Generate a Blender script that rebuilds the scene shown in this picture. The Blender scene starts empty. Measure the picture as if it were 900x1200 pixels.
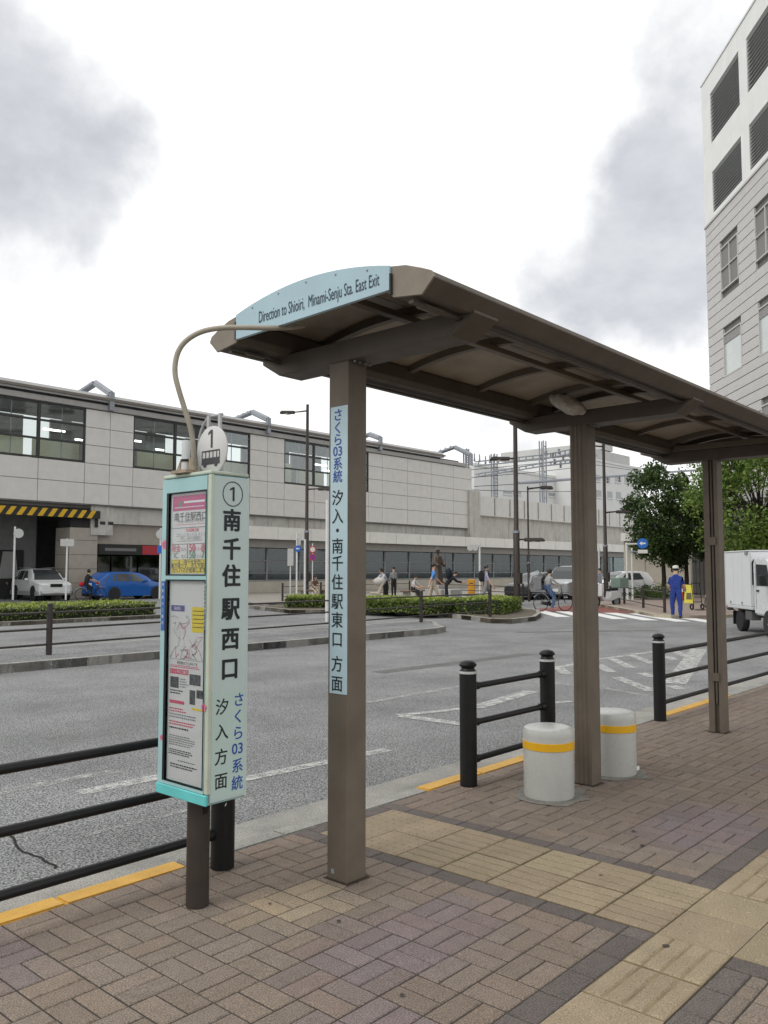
import bpy, bmesh, math, random
from mathutils import Vector, Matrix
random.seed(7)
SC = bpy.context.scene
COL = SC.collection
# ------------------------------------------------------------------ camera
CF, CYH, CX1, CH = 980.0, 669.0, 1325.0, 1.42      # focal, horizon row, vanishing column of the X axis (900x1200 photo), eye height
PIT = math.atan2(CYH - 600, CF)
YAW = math.atan2(CX1 - 450, math.hypot(CF, CYH - 600))
cam = bpy.data.cameras.new('camera'); camo = bpy.data.objects.new('camera', cam); COL.objects.link(camo)
cam.sensor_fit = 'VERTICAL'; cam.sensor_height = 36.0; cam.lens = CF / 1200 * 36
cam.clip_start = 0.05; cam.clip_end = 2000
camo.location = (0, 0, CH); camo.rotation_euler = (math.pi / 2 + PIT, 0, YAW - math.pi / 2)
SC.camera = camo
SC.view_settings.view_transform = 'Standard'; SC.view_settings.look = 'None'
SC.view_settings.exposure = 0.0; SC.view_settings.gamma = 1.0; SC.view_settings.use_curve_mapping = False

def W(px, py, X=None, Y=None, Z=None, D=None):      # photo pixel + one known coordinate -> point
    r, u, w = px - 450, 600 - py, CF
    up = u * math.cos(PIT) + w * math.sin(PIT); fw = -u * math.sin(PIT) + w * math.cos(PIT)
    s, c = math.sin(YAW), math.cos(YAW)
    d = Vector((r * s + fw * c, -r * c + fw * s, up))
    if X is not None: t = X / d.x
    elif Y is not None: t = Y / d.y
    elif Z is not None: t = (Z - CH) / d.z
    else: t = D / (d.x * c + d.y * s)
    return Vector((0, 0, CH)) + d * t
def proj(x, y, z):
    z -= CH; s, c = math.sin(YAW), math.cos(YAW)
    fw = x * c + y * s; r = x * s - y * c
    w = fw * math.cos(PIT) + z * math.sin(PIT); u = -fw * math.sin(PIT) + z * math.cos(PIT)
    return 450 + CF * r / w, 600 - CF * u / w, w

# ------------------------------------------------------------------ world: bright broken overcast
SUN_EL, SUN_AZ = math.radians(50), math.radians(165)     # azimuth of the sun measured from +X towards +Y
world = bpy.data.worlds.new('World'); SC.world = world; world.use_nodes = True
nt = world.node_tree; N = nt.nodes; L = nt.links
bg = N['Background']; bg.inputs[1].default_value = 1.0
sky = N.new('ShaderNodeTexSky'); sky.sky_type = 'NISHITA'; sky.sun_disc = False
sky.sun_elevation = SUN_EL; sky.sun_rotation = math.pi / 2 - SUN_AZ
sk = N.new('ShaderNodeVectorMath'); sk.operation = 'SCALE'; sk.inputs['Scale'].default_value = 0.10
L.new(sky.outputs[0], sk.inputs[0])
tc = N.new('ShaderNodeTexCoord')
def vm(op, a=None, b=None):
    n = N.new('ShaderNodeVectorMath'); n.operation = op
    for i, v in enumerate((a, b)):
        if v is None: continue
        if isinstance(v, (tuple, Vector)): n.inputs[i].default_value = tuple(v)
        else: L.new(v, n.inputs[i])
    return n
def mm(op, a, b=None, clamp=False):
    n = N.new('ShaderNodeMath'); n.operation = op; n.use_clamp = clamp
    for i, v in enumerate((a, b)):
        if v is None: continue
        if isinstance(v, (int, float)): n.inputs[i].default_value = v
        else: L.new(v, n.inputs[i])
    return n.outputs[0]
dirn = vm('NORMALIZE', tc.outputs['Generated']).outputs[0]
sep = N.new('ShaderNodeSeparateXYZ'); L.new(dirn, sep.inputs[0])
den = mm('ADD', mm('MAXIMUM', sep.outputs[2], 0.0), 0.28)
cmb = N.new('ShaderNodeCombineXYZ')
L.new(mm('DIVIDE', sep.outputs[0], den), cmb.inputs[0]); L.new(mm('DIVIDE', sep.outputs[1], den), cmb.inputs[1])
def noise(scale, detail, rough, off):
    n = N.new('ShaderNodeTexNoise'); n.inputs['Scale'].default_value = scale; n.inputs['Detail'].default_value = detail
    n.inputs['Roughness'].default_value = rough
    L.new(vm('ADD', cmb.outputs[0], off).outputs[0], n.inputs['Vector']); return n.outputs['Fac']
n1 = noise(1.6, 7, .55, (3.1, 7.7, 0)); n2 = noise(5.0, 6, .6, (11.3, 1.9, 0))
wv = N.new('ShaderNodeTexNoise'); wv.inputs['Scale'].default_value = 6.0; wv.inputs['Detail'].default_value = 8; wv.inputs['Roughness'].default_value = .58
L.new(dirn, wv.inputs['Vector'])
wob = vm('SCALE', vm('SUBTRACT', wv.outputs['Color'], (.5, .5, .5)).outputs[0]); wob.inputs['Scale'].default_value = .10
dw = vm('NORMALIZE', vm('ADD', dirn, wob.outputs[0]).outputs[0]).outputs[0]
def blob(px, py, rad, soft):                           # a cloud bank seen in that direction
    d = (W(px, py, D=10) - Vector((0, 0, CH))).normalized()
    dt = vm('DOT_PRODUCT', dw, d).outputs['Value']
    mr = N.new('ShaderNodeMapRange'); mr.interpolation_type = 'SMOOTHSTEP'
    mr.inputs['From Min'].default_value = math.cos(rad + soft); mr.inputs['From Max'].default_value = math.cos(max(rad - soft, 0))
    L.new(dt, mr.inputs['Value']); return mr.outputs[0]
banks = [(-10, 150, .10, .10, .85), (60, 225, .04, .07, .7), (20, 270, .04, .06, .6), (10, 60, .05, .08, .5), (690, 345, .05, .07, .7), (760, 310, .06, .08, .85), (800, 230, .05, .09, .75), (640, 338, .04, .05, .65), (860, 120, .05, .10, .5), (905, 20, .08, .12, .42), (500, 470, .05, .08, .3), (620, 520, .05, .07, .45)]
acc = None
for px, py, r_, s_, k_ in banks:
    b = mm('MULTIPLY', blob(px, py, r_, s_), k_)
    acc = b if acc is None else mm('MAXIMUM', acc, b)
mr = N.new('ShaderNodeMapRange'); mr.inputs['From Min'].default_value = .52; mr.inputs['From Max'].default_value = .78
mr.inputs['To Max'].default_value = .30
L.new(n1, mr.inputs['Value'])
fb = N.new('ShaderNodeTexNoise'); fb.inputs['Scale'].default_value = 7.0; fb.inputs['Detail'].default_value = 9; fb.inputs['Roughness'].default_value = .56
L.new(dirn, fb.inputs['Vector'])
g0 = mm('ADD', acc, mm('MULTIPLY', mm('SUBTRACT', fb.outputs['Fac'], .5), 1.1))
ms_ = N.new('ShaderNodeMapRange'); ms_.interpolation_type = 'SMOOTHSTEP'; ms_.inputs['From Min'].default_value = .24; ms_.inputs['From Max'].default_value = .78; L.new(g0, ms_.inputs['Value'])
g = mm('ADD', mm('MULTIPLY', ms_.outputs[0], mm('ADD', mm('MULTIPLY', n2, .8), .42)), mm('MULTIPLY', mr.outputs[0], .5), True)
mixc = N.new('ShaderNodeMix'); mixc.data_type = 'RGBA'
L.new(g, mixc.inputs['Factor']); mixc.inputs[6].default_value = (1.24, 1.24, 1.23, 1); mixc.inputs[7].default_value = (.585, .605, .655, 1)
mixs = N.new('ShaderNodeMix'); mixs.data_type = 'RGBA'; mixs.inputs['Factor'].default_value = .93
L.new(sk.outputs[0], mixs.inputs[6]); L.new(mixc.outputs[2], mixs.inputs[7])
L.new(mixs.outputs[2], bg.inputs[0])
sun = bpy.data.lights.new('sun', 'SUN'); suno = bpy.data.objects.new('sun', sun); COL.objects.link(suno)
sun.energy = 1.2; sun.angle = math.radians(22); sun.color = (1, .97, .92)
sd = Vector((math.cos(SUN_EL) * math.cos(SUN_AZ), math.cos(SUN_EL) * math.sin(SUN_AZ), math.sin(SUN_EL)))
suno.rotation_euler = sd.to_track_quat('Z', 'Y').to_euler(); suno.location = sd * 60

# ------------------------------------------------------------------ materials
MATS = {}
def M(name, col=(.5, .5, .5), rough=.6, var=.12, scale=6.0, bump=0.0, bscale=None, metal=0.0, streak=0.0, scol=None, spec=.4, emit=0, alpha=None, objcol=None, fine=0.0, fscale=260.0, edge=None, big=0.0):
    if name in MATS: return MATS[name]
    m = bpy.data.materials.new(name); m.use_nodes = True; t = m.node_tree; n = t.nodes; l = t.links
    b = n['Principled BSDF']; b.inputs['Roughness'].default_value = rough; b.inputs['Metallic'].default_value = metal
    b.inputs['Specular IOR Level'].default_value = spec
    geo = n.new('ShaderNodeNewGeometry')
    base = n.new('ShaderNodeRGB'); base.outputs[0].default_value = (*col, 1); cur = base.outputs[0]
    if objcol == 'obj':
        oi = n.new('ShaderNodeObjectInfo'); cur = oi.outputs['Color']
    elif objcol:
        at = n.new('ShaderNodeAttribute'); at.attribute_name = objcol; cur = at.outputs['Color']
    def nz(sc, det=5, vec=None, rg=.6):
        q = n.new('ShaderNodeTexNoise'); q.inputs['Scale'].default_value = sc; q.inputs['Detail'].default_value = det; q.inputs['Roughness'].default_value = rg
        l.new(vec or geo.outputs['Position'], q.inputs['Vector']); return q.outputs['Fac']
    def mul(cur, fac, lo, hi, sp=.2):
        r = n.new('ShaderNodeMapRange'); r.inputs['From Min'].default_value = .5 - sp; r.inputs['From Max'].default_value = .5 + sp
        r.inputs['To Min'].default_value = lo; r.inputs['To Max'].default_value = hi; l.new(fac, r.inputs['Value'])
        v = n.new('ShaderNodeVectorMath'); v.operation = 'SCALE'; l.new(cur, v.inputs[0]); l.new(r.outputs[0], v.inputs['Scale']); return v.outputs[0]
    if var: cur = mul(cur, nz(scale), 1 - var, 1 + var)
    if fine: cur = mul(cur, nz(fscale, 2), max(.12, 1 - fine), 1 + fine, .14)
    if big:
        mp0 = n.new('ShaderNodeMapping'); mp0.inputs['Scale'].default_value = (.10, .5, .5); l.new(geo.outputs['Position'], mp0.inputs[0]); cur = mul(cur, nz(1.0, 4, mp0.outputs[0]), 1 - big, 1 + big)
    if streak:
        mp = n.new('ShaderNodeMapping'); mp.inputs['Scale'].default_value = (1.6, 1.6, .12); l.new(geo.outputs['Position'], mp.inputs[0])
        f = nz(2.2, 6, mp.outputs[0], .7)
        r = n.new('ShaderNodeMapRange'); r.inputs['From Min'].default_value = .52; r.inputs['From Max'].default_value = .72; r.inputs['To Max'].default_value = streak
        l.new(f, r.inputs['Value']); mx = n.new('ShaderNodeMix'); mx.data_type = 'RGBA'; l.new(r.outputs[0], mx.inputs['Factor'])
        l.new(cur, mx.inputs[6]); mx.inputs[7].default_value = (*(scol or tuple(c * .4 for c in col)), 1); cur = mx.outputs[2]
    l.new(cur, b.inputs['Base Color'])
    if var:
        r = n.new('ShaderNodeMapRange'); r.inputs['To Min'].default_value = max(.03, rough - .12); r.inputs['To Max'].default_value = min(1, rough + .12)
        l.new(nz(scale * 2.3), r.inputs['Value']); l.new(r.outputs[0], b.inputs['Roughness'])
    if bump:
        bp = n.new('ShaderNodeBump'); bp.inputs['Strength'].default_value = bump; bp.inputs['Distance'].default_value = .01
        l.new(nz(bscale or 120, 4), bp.inputs['Height']); l.new(bp.outputs[0], b.inputs['Normal'])
    if emit: b.inputs['Emission Color'].default_value = (*col, 1); b.inputs['Emission Strength'].default_value = emit
    if alpha is not None:                              # worn paint: noise holes
        tr = n.new('ShaderNodeBsdfTransparent'); ms = n.new('ShaderNodeMixShader'); out = n['Material Output']
        r = n.new('ShaderNodeMapRange'); r.inputs['From Min'].default_value = alpha - .07; r.inputs['From Max'].default_value = alpha + .07
        a1 = nz(9, 6, None, .75); a2 = nz(70, 3)
        ad = n.new('ShaderNodeMath'); ad.operation = 'MULTIPLY_ADD'; ad.inputs[1].default_value = .5; l.new(a2, ad.inputs[0])
        hf = n.new('ShaderNodeMath'); hf.operation = 'MULTIPLY'; hf.inputs[1].default_value = .5; l.new(a1, hf.inputs[0]); l.new(hf.outputs[0], ad.inputs[2])
        l.new(ad.outputs[0], r.inputs['Value']); l.new(r.outputs[0], ms.inputs[0]); l.new(tr.outputs[0], ms.inputs[1]); l.new(b.outputs[0], ms.inputs[2]); l.new(ms.outputs[0], out.inputs[0])
    MATS[name] = m; return m
def GLASS(name, tint=(.7, .8, .8), see=.6, rough=.04, refl=.8):
    if name in MATS: return MATS[name]
    m = bpy.data.materials.new(name); m.use_nodes = True; t = m.node_tree; n = t.nodes; l = t.links
    gl = n.new('ShaderNodeBsdfGlossy'); gl.inputs['Roughness'].default_value = rough; gl.inputs['Color'].default_value = (.9, .93, .95, 1)
    tr = n.new('ShaderNodeBsdfTransparent'); tr.inputs['Color'].default_value = (*tint, 1)
    lw = n.new('ShaderNodeLayerWeight'); lw.inputs['Blend'].default_value = .5
    pw = n.new('ShaderNodeMath'); pw.operation = 'POWER'; pw.inputs[1].default_value = 4.0; l.new(lw.outputs['Facing'], pw.inputs[0])
    fr = n.new('ShaderNodeMath'); fr.operation = 'MULTIPLY_ADD'; fr.inputs[1].default_value = refl; fr.inputs[2].default_value = .03; l.new(pw.outputs[0], fr.inputs[0])
    mx = n.new('ShaderNodeMixShader'); ad = n.new('ShaderNodeMath'); ad.inputs[1].default_value = (1 - see) * .3
    l.new(fr.outputs[0], ad.inputs[0]); l.new(ad.outputs[0], mx.inputs[0]); l.new(tr.outputs[0], mx.inputs[1]); l.new(gl.outputs[0], mx.inputs[2])
    l.new(mx.outputs[0], n['Material Output'].inputs[0]); MATS[name] = m; return m

# ------------------------------------------------------------------ mesh helpers
class MB:
    def __init__(s): s.v = []; s.f = []; s.m = []; s.c = None
    def add(s, vs, fs, mi=0):
        o = len(s.v); s.v += [Vector(v) for v in vs]; s.f += [tuple(i + o for i in f) for f in fs]; s.m += [mi] * len(fs); return s
    def box(s, x0, x1, y0, y1, z0, z1, mi=0):
        return s.add([(x0, y0, z0), (x1, y0, z0), (x1, y1, z0), (x0, y1, z0), (x0, y0, z1), (x1, y0, z1), (x1, y1, z1), (x0, y1, z1)],
                     [(3, 2, 1, 0), (4, 5, 6, 7), (0, 1, 5, 4), (1, 2, 6, 5), (2, 3, 7, 6), (3, 0, 4, 7)], mi)
    def cbox(s, cx, cy, cz, sx, sy, sz, mi=0): return s.box(cx - sx / 2, cx + sx / 2, cy - sy / 2, cy + sy / 2, cz - sz / 2, cz + sz / 2, mi)
    def prism(s, poly, a, b, axis='x', mi=0):          # poly in the two other axes (cyclic order), extruded a..b
        def p(u, v, w): return {'x': (w, u, v), 'y': (u, w, v), 'z': (u, v, w)}[axis]
        n = len(poly); vs = [p(u, v, a) for u, v in poly] + [p(u, v, b) for u, v in poly]
        fs = [tuple(range(n))[::-1], tuple(range(n, 2 * n))] + [(i, (i + 1) % n, n + (i + 1) % n, n + i) for i in range(n)]
        return s.add(vs, fs, mi)
    def tube(s, path, r, n=10, mi=0, cap=True):
        path = [Vector(p) for p in path]; rs = r if isinstance(r, (list, tuple)) else [r] * len(path)
        vs = []; up = None
        for i, p in enumerate(path):
            t = (path[min(i + 1, len(path) - 1)] - path[max(i - 1, 0)]).normalized()
            if up is None: up = Vector((0, 0, 1)) if abs(t.z) < .9 else Vector((1, 0, 0))
            a = (up - t * up.dot(t)).normalized(); b = t.cross(a); up = a
            vs += [p + (a * math.cos(k * 2 * math.pi / n) + b * math.sin(k * 2 * math.pi / n)) * rs[i] for k in range(n)]
        fs = []
        for i in range(len(path) - 1):
            for k in range(n): fs.append((i * n + k, i * n + (k + 1) % n, (i + 1) * n + (k + 1) % n, (i + 1) * n + k))
        if cap: fs += [tuple(range(n))[::-1], tuple(range((len(path) - 1) * n, len(path) * n))]
        return s.add(vs, fs, mi)
    def lathe(s, prof, c=(0, 0, 0), n=20, mi=0, axis='z'):
        vs = []; c = Vector(c)
        for r, h in prof:
            for k in range(n):
                a = k * 2 * math.pi / n; u, v = r * math.cos(a), r * math.sin(a)
                vs.append(c + Vector({'z': (u, v, h), 'x': (h, u, v), 'y': (v, h, u)}[axis]))
        fs = []
        for i in range(len(prof) - 1):
            for k in range(n): fs.append((i * n + k, i * n + (k + 1) % n, (i + 1) * n + (k + 1) % n, (i + 1) * n + k))
        fs += [tuple(range(n))[::-1], tuple(range((len(prof) - 1) * n, len(prof) * n))]
        return s.add(vs, fs, mi)
    def ball(s, c, r, n=10, mi=0):
        r = (r, r, r) if isinstance(r, (int, float)) else r; c = Vector(c); vs = []; m = max(5, n // 2 + 1)
        for i in range(m + 1):
            t = math.pi * i / m
            for k in range(n): vs.append(c + Vector((r[0] * math.sin(t) * math.cos(2 * math.pi * k / n), r[1] * math.sin(t) * math.sin(2 * math.pi * k / n), r[2] * math.cos(t))))
        fs = [(i * n + k, (i + 1) * n + k, (i + 1) * n + (k + 1) % n, i * n + (k + 1) % n) for i in range(m) for k in range(n)]
        return s.add(vs, fs, mi)
    def quad(s, a, b, c, d, mi=0): return s.add([a, b, c, d], [(0, 1, 2, 3)], mi)
    def xf(s, mat):
        s.v = [mat @ v for v in s.v]; return s
BASE = {}
def link(o, parent=None):
    COL.objects.link(o)
    if parent is not None: o.parent = parent; BASE[o.name] = BASE.get(parent.name, Vector())
    return o
def obj(name, mb, mats, parent=None, base=None, smooth=False, bev=0, seg=1):
    me = bpy.data.meshes.new(name)
    off = Vector(base) if base is not None else (BASE.get(parent.name, Vector()) if parent is not None else Vector())
    me.from_pydata([tuple(v - off) for v in mb.v], [], mb.f)
    mats = mats if isinstance(mats, (list, tuple)) else [mats]
    for m in mats: me.materials.append(m)
    if len(mats) > 1: me.polygons.foreach_set('material_index', mb.m)
    bm = bmesh.new(); bm.from_mesh(me); bmesh.ops.remove_doubles(bm, verts=bm.verts, dist=1e-5)
    bm.faces.ensure_lookup_table()
    bmesh.ops.recalc_face_normals(bm, faces=bm.faces)
    if bev:
        es = [e for e in bm.edges if len(e.link_faces) == 2 and e.calc_face_angle(0) > .6]
        bmesh.ops.bevel(bm, geom=es, offset=bev, segments=seg, affect='EDGES', clamp_overlap=True)
    bm.to_mesh(me); bm.free()
    if smooth:
        for p in me.polygons: p.use_smooth = True
        me.set_sharp_from_angle(angle=math.radians(38))
    o = bpy.data.objects.new(name, me)
    link(o, parent)
    if base is not None and parent is None: o.location = base; BASE[o.name] = Vector(base)
    return o
def tag(o, label, cat, group=None):
    o['label'] = label; o['category'] = cat
    if group: o['group'] = group
    return o
def struct(o): o['kind'] = 'structure'; return o
def thing(name, label, cat, loc=(0, 0, 0), rz=0, group=None, local=False):
    o = bpy.data.objects.new(name, None); o.empty_display_size = .2; COL.objects.link(o); o.location = loc; o.rotation_euler = (0, 0, rz)
    BASE[o.name] = Vector() if local else Vector(loc)
    return tag(o, label, cat, group)
def dup(root, loc, rz=0, label=None, group=None):
    r = root.copy(); COL.objects.link(r); r.location = loc; r.rotation_euler = (0, 0, rz)
    if label: r['label'] = label
    if group: r['group'] = group
    for ch in root.children:
        c = ch.copy(); COL.objects.link(c); c.parent = r
        for g_ in ch.children:
            d = g_.copy(); COL.objects.link(d); d.parent = c
    return r
GL = {}
def glyph(ch, bold=0.0):
    if (ch, bold) in GL: return GL[(ch, bold)]
    c = bpy.data.curves.new('t', 'FONT'); c.body = ch; c.offset = bold; c.align_x = 'CENTER'; c.resolution_u = 4
    o = bpy.data.objects.new('t', c); COL.objects.link(o)
    dg = bpy.context.evaluated_depsgraph_get(); e = o.evaluated_get(dg); m = e.to_mesh()
    vs = [v.co.copy() for v in m.vertices]; fs = [tuple(p.vertices) for p in m.polygons]; e.to_mesh_clear()
    bpy.data.objects.remove(o); bpy.data.curves.remove(c)
    GL[(ch, bold)] = (vs, fs); return vs, fs
def put(mb, ch, org, U, V, size, bold=0.0, mi=0, wide=1.0):     # a glyph centred at org in the plane (U,V)
    vs, fs = glyph(ch)
    if not vs: return
    nrm = Vector(U).cross(Vector(V)); nrm = nrm if nrm.dot(Vector(org) - Vector((0, 0, CH))) < 0 else -nrm
    cj = ord(ch[0]) > 0x2000
    cy = .38 if cj else (min(v.y for v in vs) + max(v.y for v in vs)) / 2
    k_ = [(0, 0)] + ([(math.cos(a), math.sin(a)) for a in (0.8, 2.36, 3.93, 5.5, 0, 3.14)] if bold > .009 else [])
    for q, (du, dv) in enumerate(k_):
        mb.add([Vector(org) + nrm * (.00006 * q) + Vector(U) * ((v.x + du * bold) * size * wide) + Vector(V) * ((v.y - cy + dv * bold) * size) for v in vs], fs, mi)
def one(mb, org, U, V, h):
    w = h * .17; org, U, V = Vector(org), Vector(U), Vector(V); P = lambda u, v: org + U * u + V * v
    mb.add([P(-w / 2, -h / 2), P(w / 2, -h / 2), P(w / 2, h / 2), P(-w / 2, h / 2), P(-w * .5, h * .5 - h * .16), P(-w * 1.9, h * .5 - h * .27), P(-w * 1.9, h * .5 - h * .15)], [(0, 1, 2, 3, 4), (4, 3, 6, 5)])
UX, UY, UZ = Vector((1, 0, 0)), Vector((0, 1, 0)), Vector((0, 0, 1))

# shared materials
white_paint = M('white paint', (.72, .72, .70), .45, .06, 9)
black_metal = M('black painted metal', (.008, .008, .0085), .45, .2, 14, spec=.3)
brown_metal = M('brown painted metal', (.036, .027, .022), .5, .15, 8)
bronze_alu = M('bronze aluminium', (.148, .123, .096), .5, .14, 5, metal=.2, streak=.4, scol=(.10, .083, .066), spec=.3)
bronze_dark = M('dark bronze aluminium', (.104, .087, .070), .55, .14, 6, metal=.15, streak=.3, scol=(.065, .053, .043), spec=.3)
roof_panel = M('tan roof sheet', (.33, .285, .23), .6, .16, 3, streak=.35, scol=(.08, .065, .05), spec=.25)
asphalt = M('asphalt', (.172, .175, .175), .82, .20, .9, bump=.9, bscale=70, fine=1.0, fscale=85, big=.16)
concrete = M('concrete', (.27, .262, .24), .8, .14, 4, bump=.25, bscale=60, fine=.10, fscale=120)
kerb_grey = M('kerb concrete', (.265, .258, .235), .8, .22, 3, bump=.4, bscale=80, fine=.35, fscale=130)
kerb_yellow = M('yellow kerb paint', (.56, .315, .05), .6, .14, 7, bump=.2, bscale=90, streak=.12, scol=(.3, .25, .15), fine=.10, fscale=120)
mortar = M('dark joint sand', (.050, .042, .035), .95, .3, 30)
brick_obj = M('paving brick', (.2, .17, .14), .85, .10, 14, bump=.5, bscale=170, objcol='obj', fine=.44, fscale=190, big=.10)
brick_att = M('paving brick far', (.2, .17, .14), .85, .10, 14, bump=.5, bscale=170, objcol='Col', fine=.44, fscale=190, big=.10)
tactile = M('tactile yellow', (.36, .275, .145), .8, .16, 6, bump=.3, bscale=140, fine=.12, fscale=170, streak=.0)
road_white = M('worn road paint', (.52, .52, .50), .7, .08, 5, alpha=.495)
road_faint = M('faint road paint', (.46, .46, .44), .7, .08, 5, alpha=.54)
road_fresh = M('fresh road paint', (.72, .72, .70), .6, .05, 5, alpha=.36)
red_asphalt = M('red asphalt', (.20, .065, .055), .85, .2, 3, bump=.4, bscale=90, fine=.2, fscale=80)
glass_win = GLASS('station glass', (.84, .88, .87), .7, .04, .6)
glass_car = GLASS('car glass', (.10, .12, .12), .2)
dark = M('dark interior', (.03, .03, .032), .8, .2, 3)
rubber = M('tyre rubber', (.018, .018, .019), .8, .2, 20)
steel = M('galvanised steel', (.27, .29, .32), .5, .12, 4, metal=.3)

# ================================================================== SETTING
RZ = -.12
mb = MB(); mb.quad((-400, 3.5, RZ - .01), (600, 3.5, RZ - .01), (600, 700, RZ - .01), (-400, 700, RZ - .01))
mb.quad((-400, -400, RZ - .01), (600, -400, RZ - .01), (600, 3.5, RZ - .01), (-400, 3.5, RZ - .01))
struct(obj('ground', mb, asphalt))
mb = MB(); mb.quad((-30, 3.55, RZ), (70, 3.55, RZ), (70, 27.6, RZ), (-30, 27.6, RZ))
road = struct(obj('road', mb, asphalt))
def strip(pts, w, z=RZ + .004):
    m = MB(); pts = [Vector((p[0], p[1], z)) for p in pts]
    for a, b in zip(pts, pts[1:]):
        d = (b - a).normalized(); n_ = Vector((-d.y, d.x, 0)) * (w / 2)
        m.quad(a - n_, b - n_, b + n_, a + n_)
    return m
def gp(*pts): return [(lambda q: (q.x, q.y))(W(px, py, Z=RZ)) for px, py in pts]
zz = [0]
def mark(pts, w, mat=road_white, name='road_marking'):
    zz[0] += 1
    return obj(name, strip(pts, w, RZ + .004 + (zz[0] % 9) * .0004), mat, road)
mark([(3.02, 5.52), (3.7, 5.5)], .15); mark([(3.9, 4.98), (5.5, 4.86)], .13)
mark([(2.6, 5.95), (3.55, 5.9)], .14, road_faint); mark([(2.55, 4.62), (3.4, 4.60)], .05, road_faint)
mark([(6.85, 5.90), (7.85, 5.58)], .12); mark([(7.8, 5.58), (9.35, 5.80)], .20); mark([(6.85, 5.86), (6.9, 4.9)], .16)
mark([(7.26, 6.73), (9.2, 6.74)], .12, road_faint); mark(gp((648, 824), (668, 822)), .12)
mark(gp((646, 784), (700, 773), (764, 764), (824, 757)), .14)
mark(gp((603, 793), (666, 803)), .12, road_faint); mark(gp((666, 803), (700, 805.5), (765, 817)), .12, road_faint)
for a, b in [((700, 779), (717, 788)), ((717, 772), (740, 783)), ((739, 768), (765.5, 778)), ((723, 794), (763, 810)), ((751, 789), (766, 794)), ((780, 769), (791, 773.5)), ((785, 761), (805, 769.5)), ((803, 758.5), (822, 763.5)), ((786, 804), (800, 808)), ((652, 781), (664, 790))]:
    mark(gp(a, b), .17, road_white)
mark(gp((819, 761), (791, 801.5)), .30, road_white)
cwd = Vector((-.745, -.667, 0))
for k in range(6):
    p = Vector((28.25 + .12 * k, 17.15 - .93 * k, 0))
    q = p + cwd * (4.4 + .1 * k); mark([(p.x, p.y), (q.x, q.y)], .50, road_fresh, 'crosswalk_stripe')
obj('red_pavement_patch', MB().add([(v.x, v.y, RZ + .003) for v in (W(620, 714.5, Z=RZ), W(690, 707.5, Z=RZ), W(732, 710, Z=RZ), W(772, 717.5, Z=RZ), W(740, 719.0, Z=RZ), W(640, 717, Z=RZ))], [tuple(range(6))]), red_asphalt, road)
mark([(6.0, 17.5), (14.5, 17.2)], .12, road_faint); mark([(6.2, 21.0), (11.0, 20.4), (14, 19.6)], .12, road_faint)
# crack in the asphalt, a dark thin ribbon
pts = gp((10, 978), (20, 988), (24, 996), (38, 1003), (52, 1008), (63, 1014), (67, 1019)); pts2 = []
for a, b in zip(pts, pts[1:]):
    for t in (0, .33, .66): pts2.append((a[0] + (b[0] - a[0]) * t + random.uniform(-.012, .012), a[1] + (b[1] - a[1]) * t + random.uniform(-.012, .012)))
obj('crack', strip(pts2, .016, RZ + .003), M('crack dark', (.012, .012, .012), .95, 0), road)
# patches on the asphalt where lines were blacked out
asph2 = M('asphalt patch', (.115, .115, .112), .85, .15, 2, bump=.8, bscale=70, fine=.9, fscale=85)
for pts, w in (([(9.5, 8.6), (13.5, 8.4)], .3), ([(18, 11.6), (21, 9.2)], .3)): obj('asphalt_patch', strip(pts, w, RZ + .002), asph2, road)

# sidewalk: joint bed, bricks, tactile tiles, kerb
BX, BY, PX0, PY0 = .198, .189, 1.966, 2.515
EDGE = 3.462
mb = MB(); mb.box(-14, 26, -12, EDGE, -.25, -.0042)
side = struct(obj('sidewalk', mb, mortar))
TX0, TX1 = 3.243, 3.845
TY1, TY0 = 3.357, 1.457
SY0 = TY0 - .293
def in_tact(x0, x1, y0, y1):
    e = .006
    a = x1 > TX0 - .1 + e and x0 < TX1 + .1 - e and y1 > TY0 - e and y0 < TY1 + .1 - e
    b = y1 > SY0 - .1 + e and y0 < TY0 + .1 - e
    return a or b
def lerp3(a, b, t): return tuple(a[i] + (b[i] - a[i]) * t for i in range(3))
TAN, BRN, PUR, GRY, DRK = (.205, .170, .134), (.172, .135, .108), (.172, .142, .146), (.182, .155, .129), (.115, .097, .088)
def sm(d, r): return max(0.0, min(1.0, (r - d) / (r * .45)))
from mathutils import noise as mnoise
def bcol(x, y):
    c = lerp3(GRY, TAN, .5 + .5 * mnoise.noise((x * .9, y * .9, 3)))
    c = lerp3(c, BRN, .55 * max(0, min(1, .5 + 1.3 * mnoise.noise((x * .7 + 9, y * .7, 1)))))
    p = max(sm(math.hypot((x - 2.55) / 1.0, (y - 2.15) / .55), .62), sm(math.hypot((x - 4.75), (y - 1.85) * 1.5), .62), sm(math.hypot(x - 1.3, y - 3.2), .35), sm(math.hypot(x - 1.9, y - 1.75), .35), sm(math.hypot(x - 6.6, y - 1.6), .6))
    c = lerp3(c, PUR, .85 * p)
    t = sm(math.hypot((x - 2.5), (y - 2.75) * 1.4), .33)
    c = lerp3(c, (.30, .245, .165), .75 * t)
    b = sm(math.hypot((x - 5.6), (y - 3.1)), .7); c = lerp3(c, BRN, .7 * b)
    k = random.uniform(.91, 1.09); h = random.uniform(-.03, .03)
    return (c[0] * k * (1 + h) * 1.03, c[1] * k * .99, c[2] * k * (1 - h) * .975)
BT = PY0 - 5 * BY - TY0          # border row next to the pattern is laid a little wider
bricks = []          # (cx,cy,sx,sy,colour,kind)
i0, i1 = int((-2.2 - PX0) / BX) - 1, int((15.5 - PX0) / BX) + 1
j0, j1 = int((-2.6 - PY0) / BY) - 1, int((EDGE - PY0) / BY) + 1
G = .0035
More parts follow.
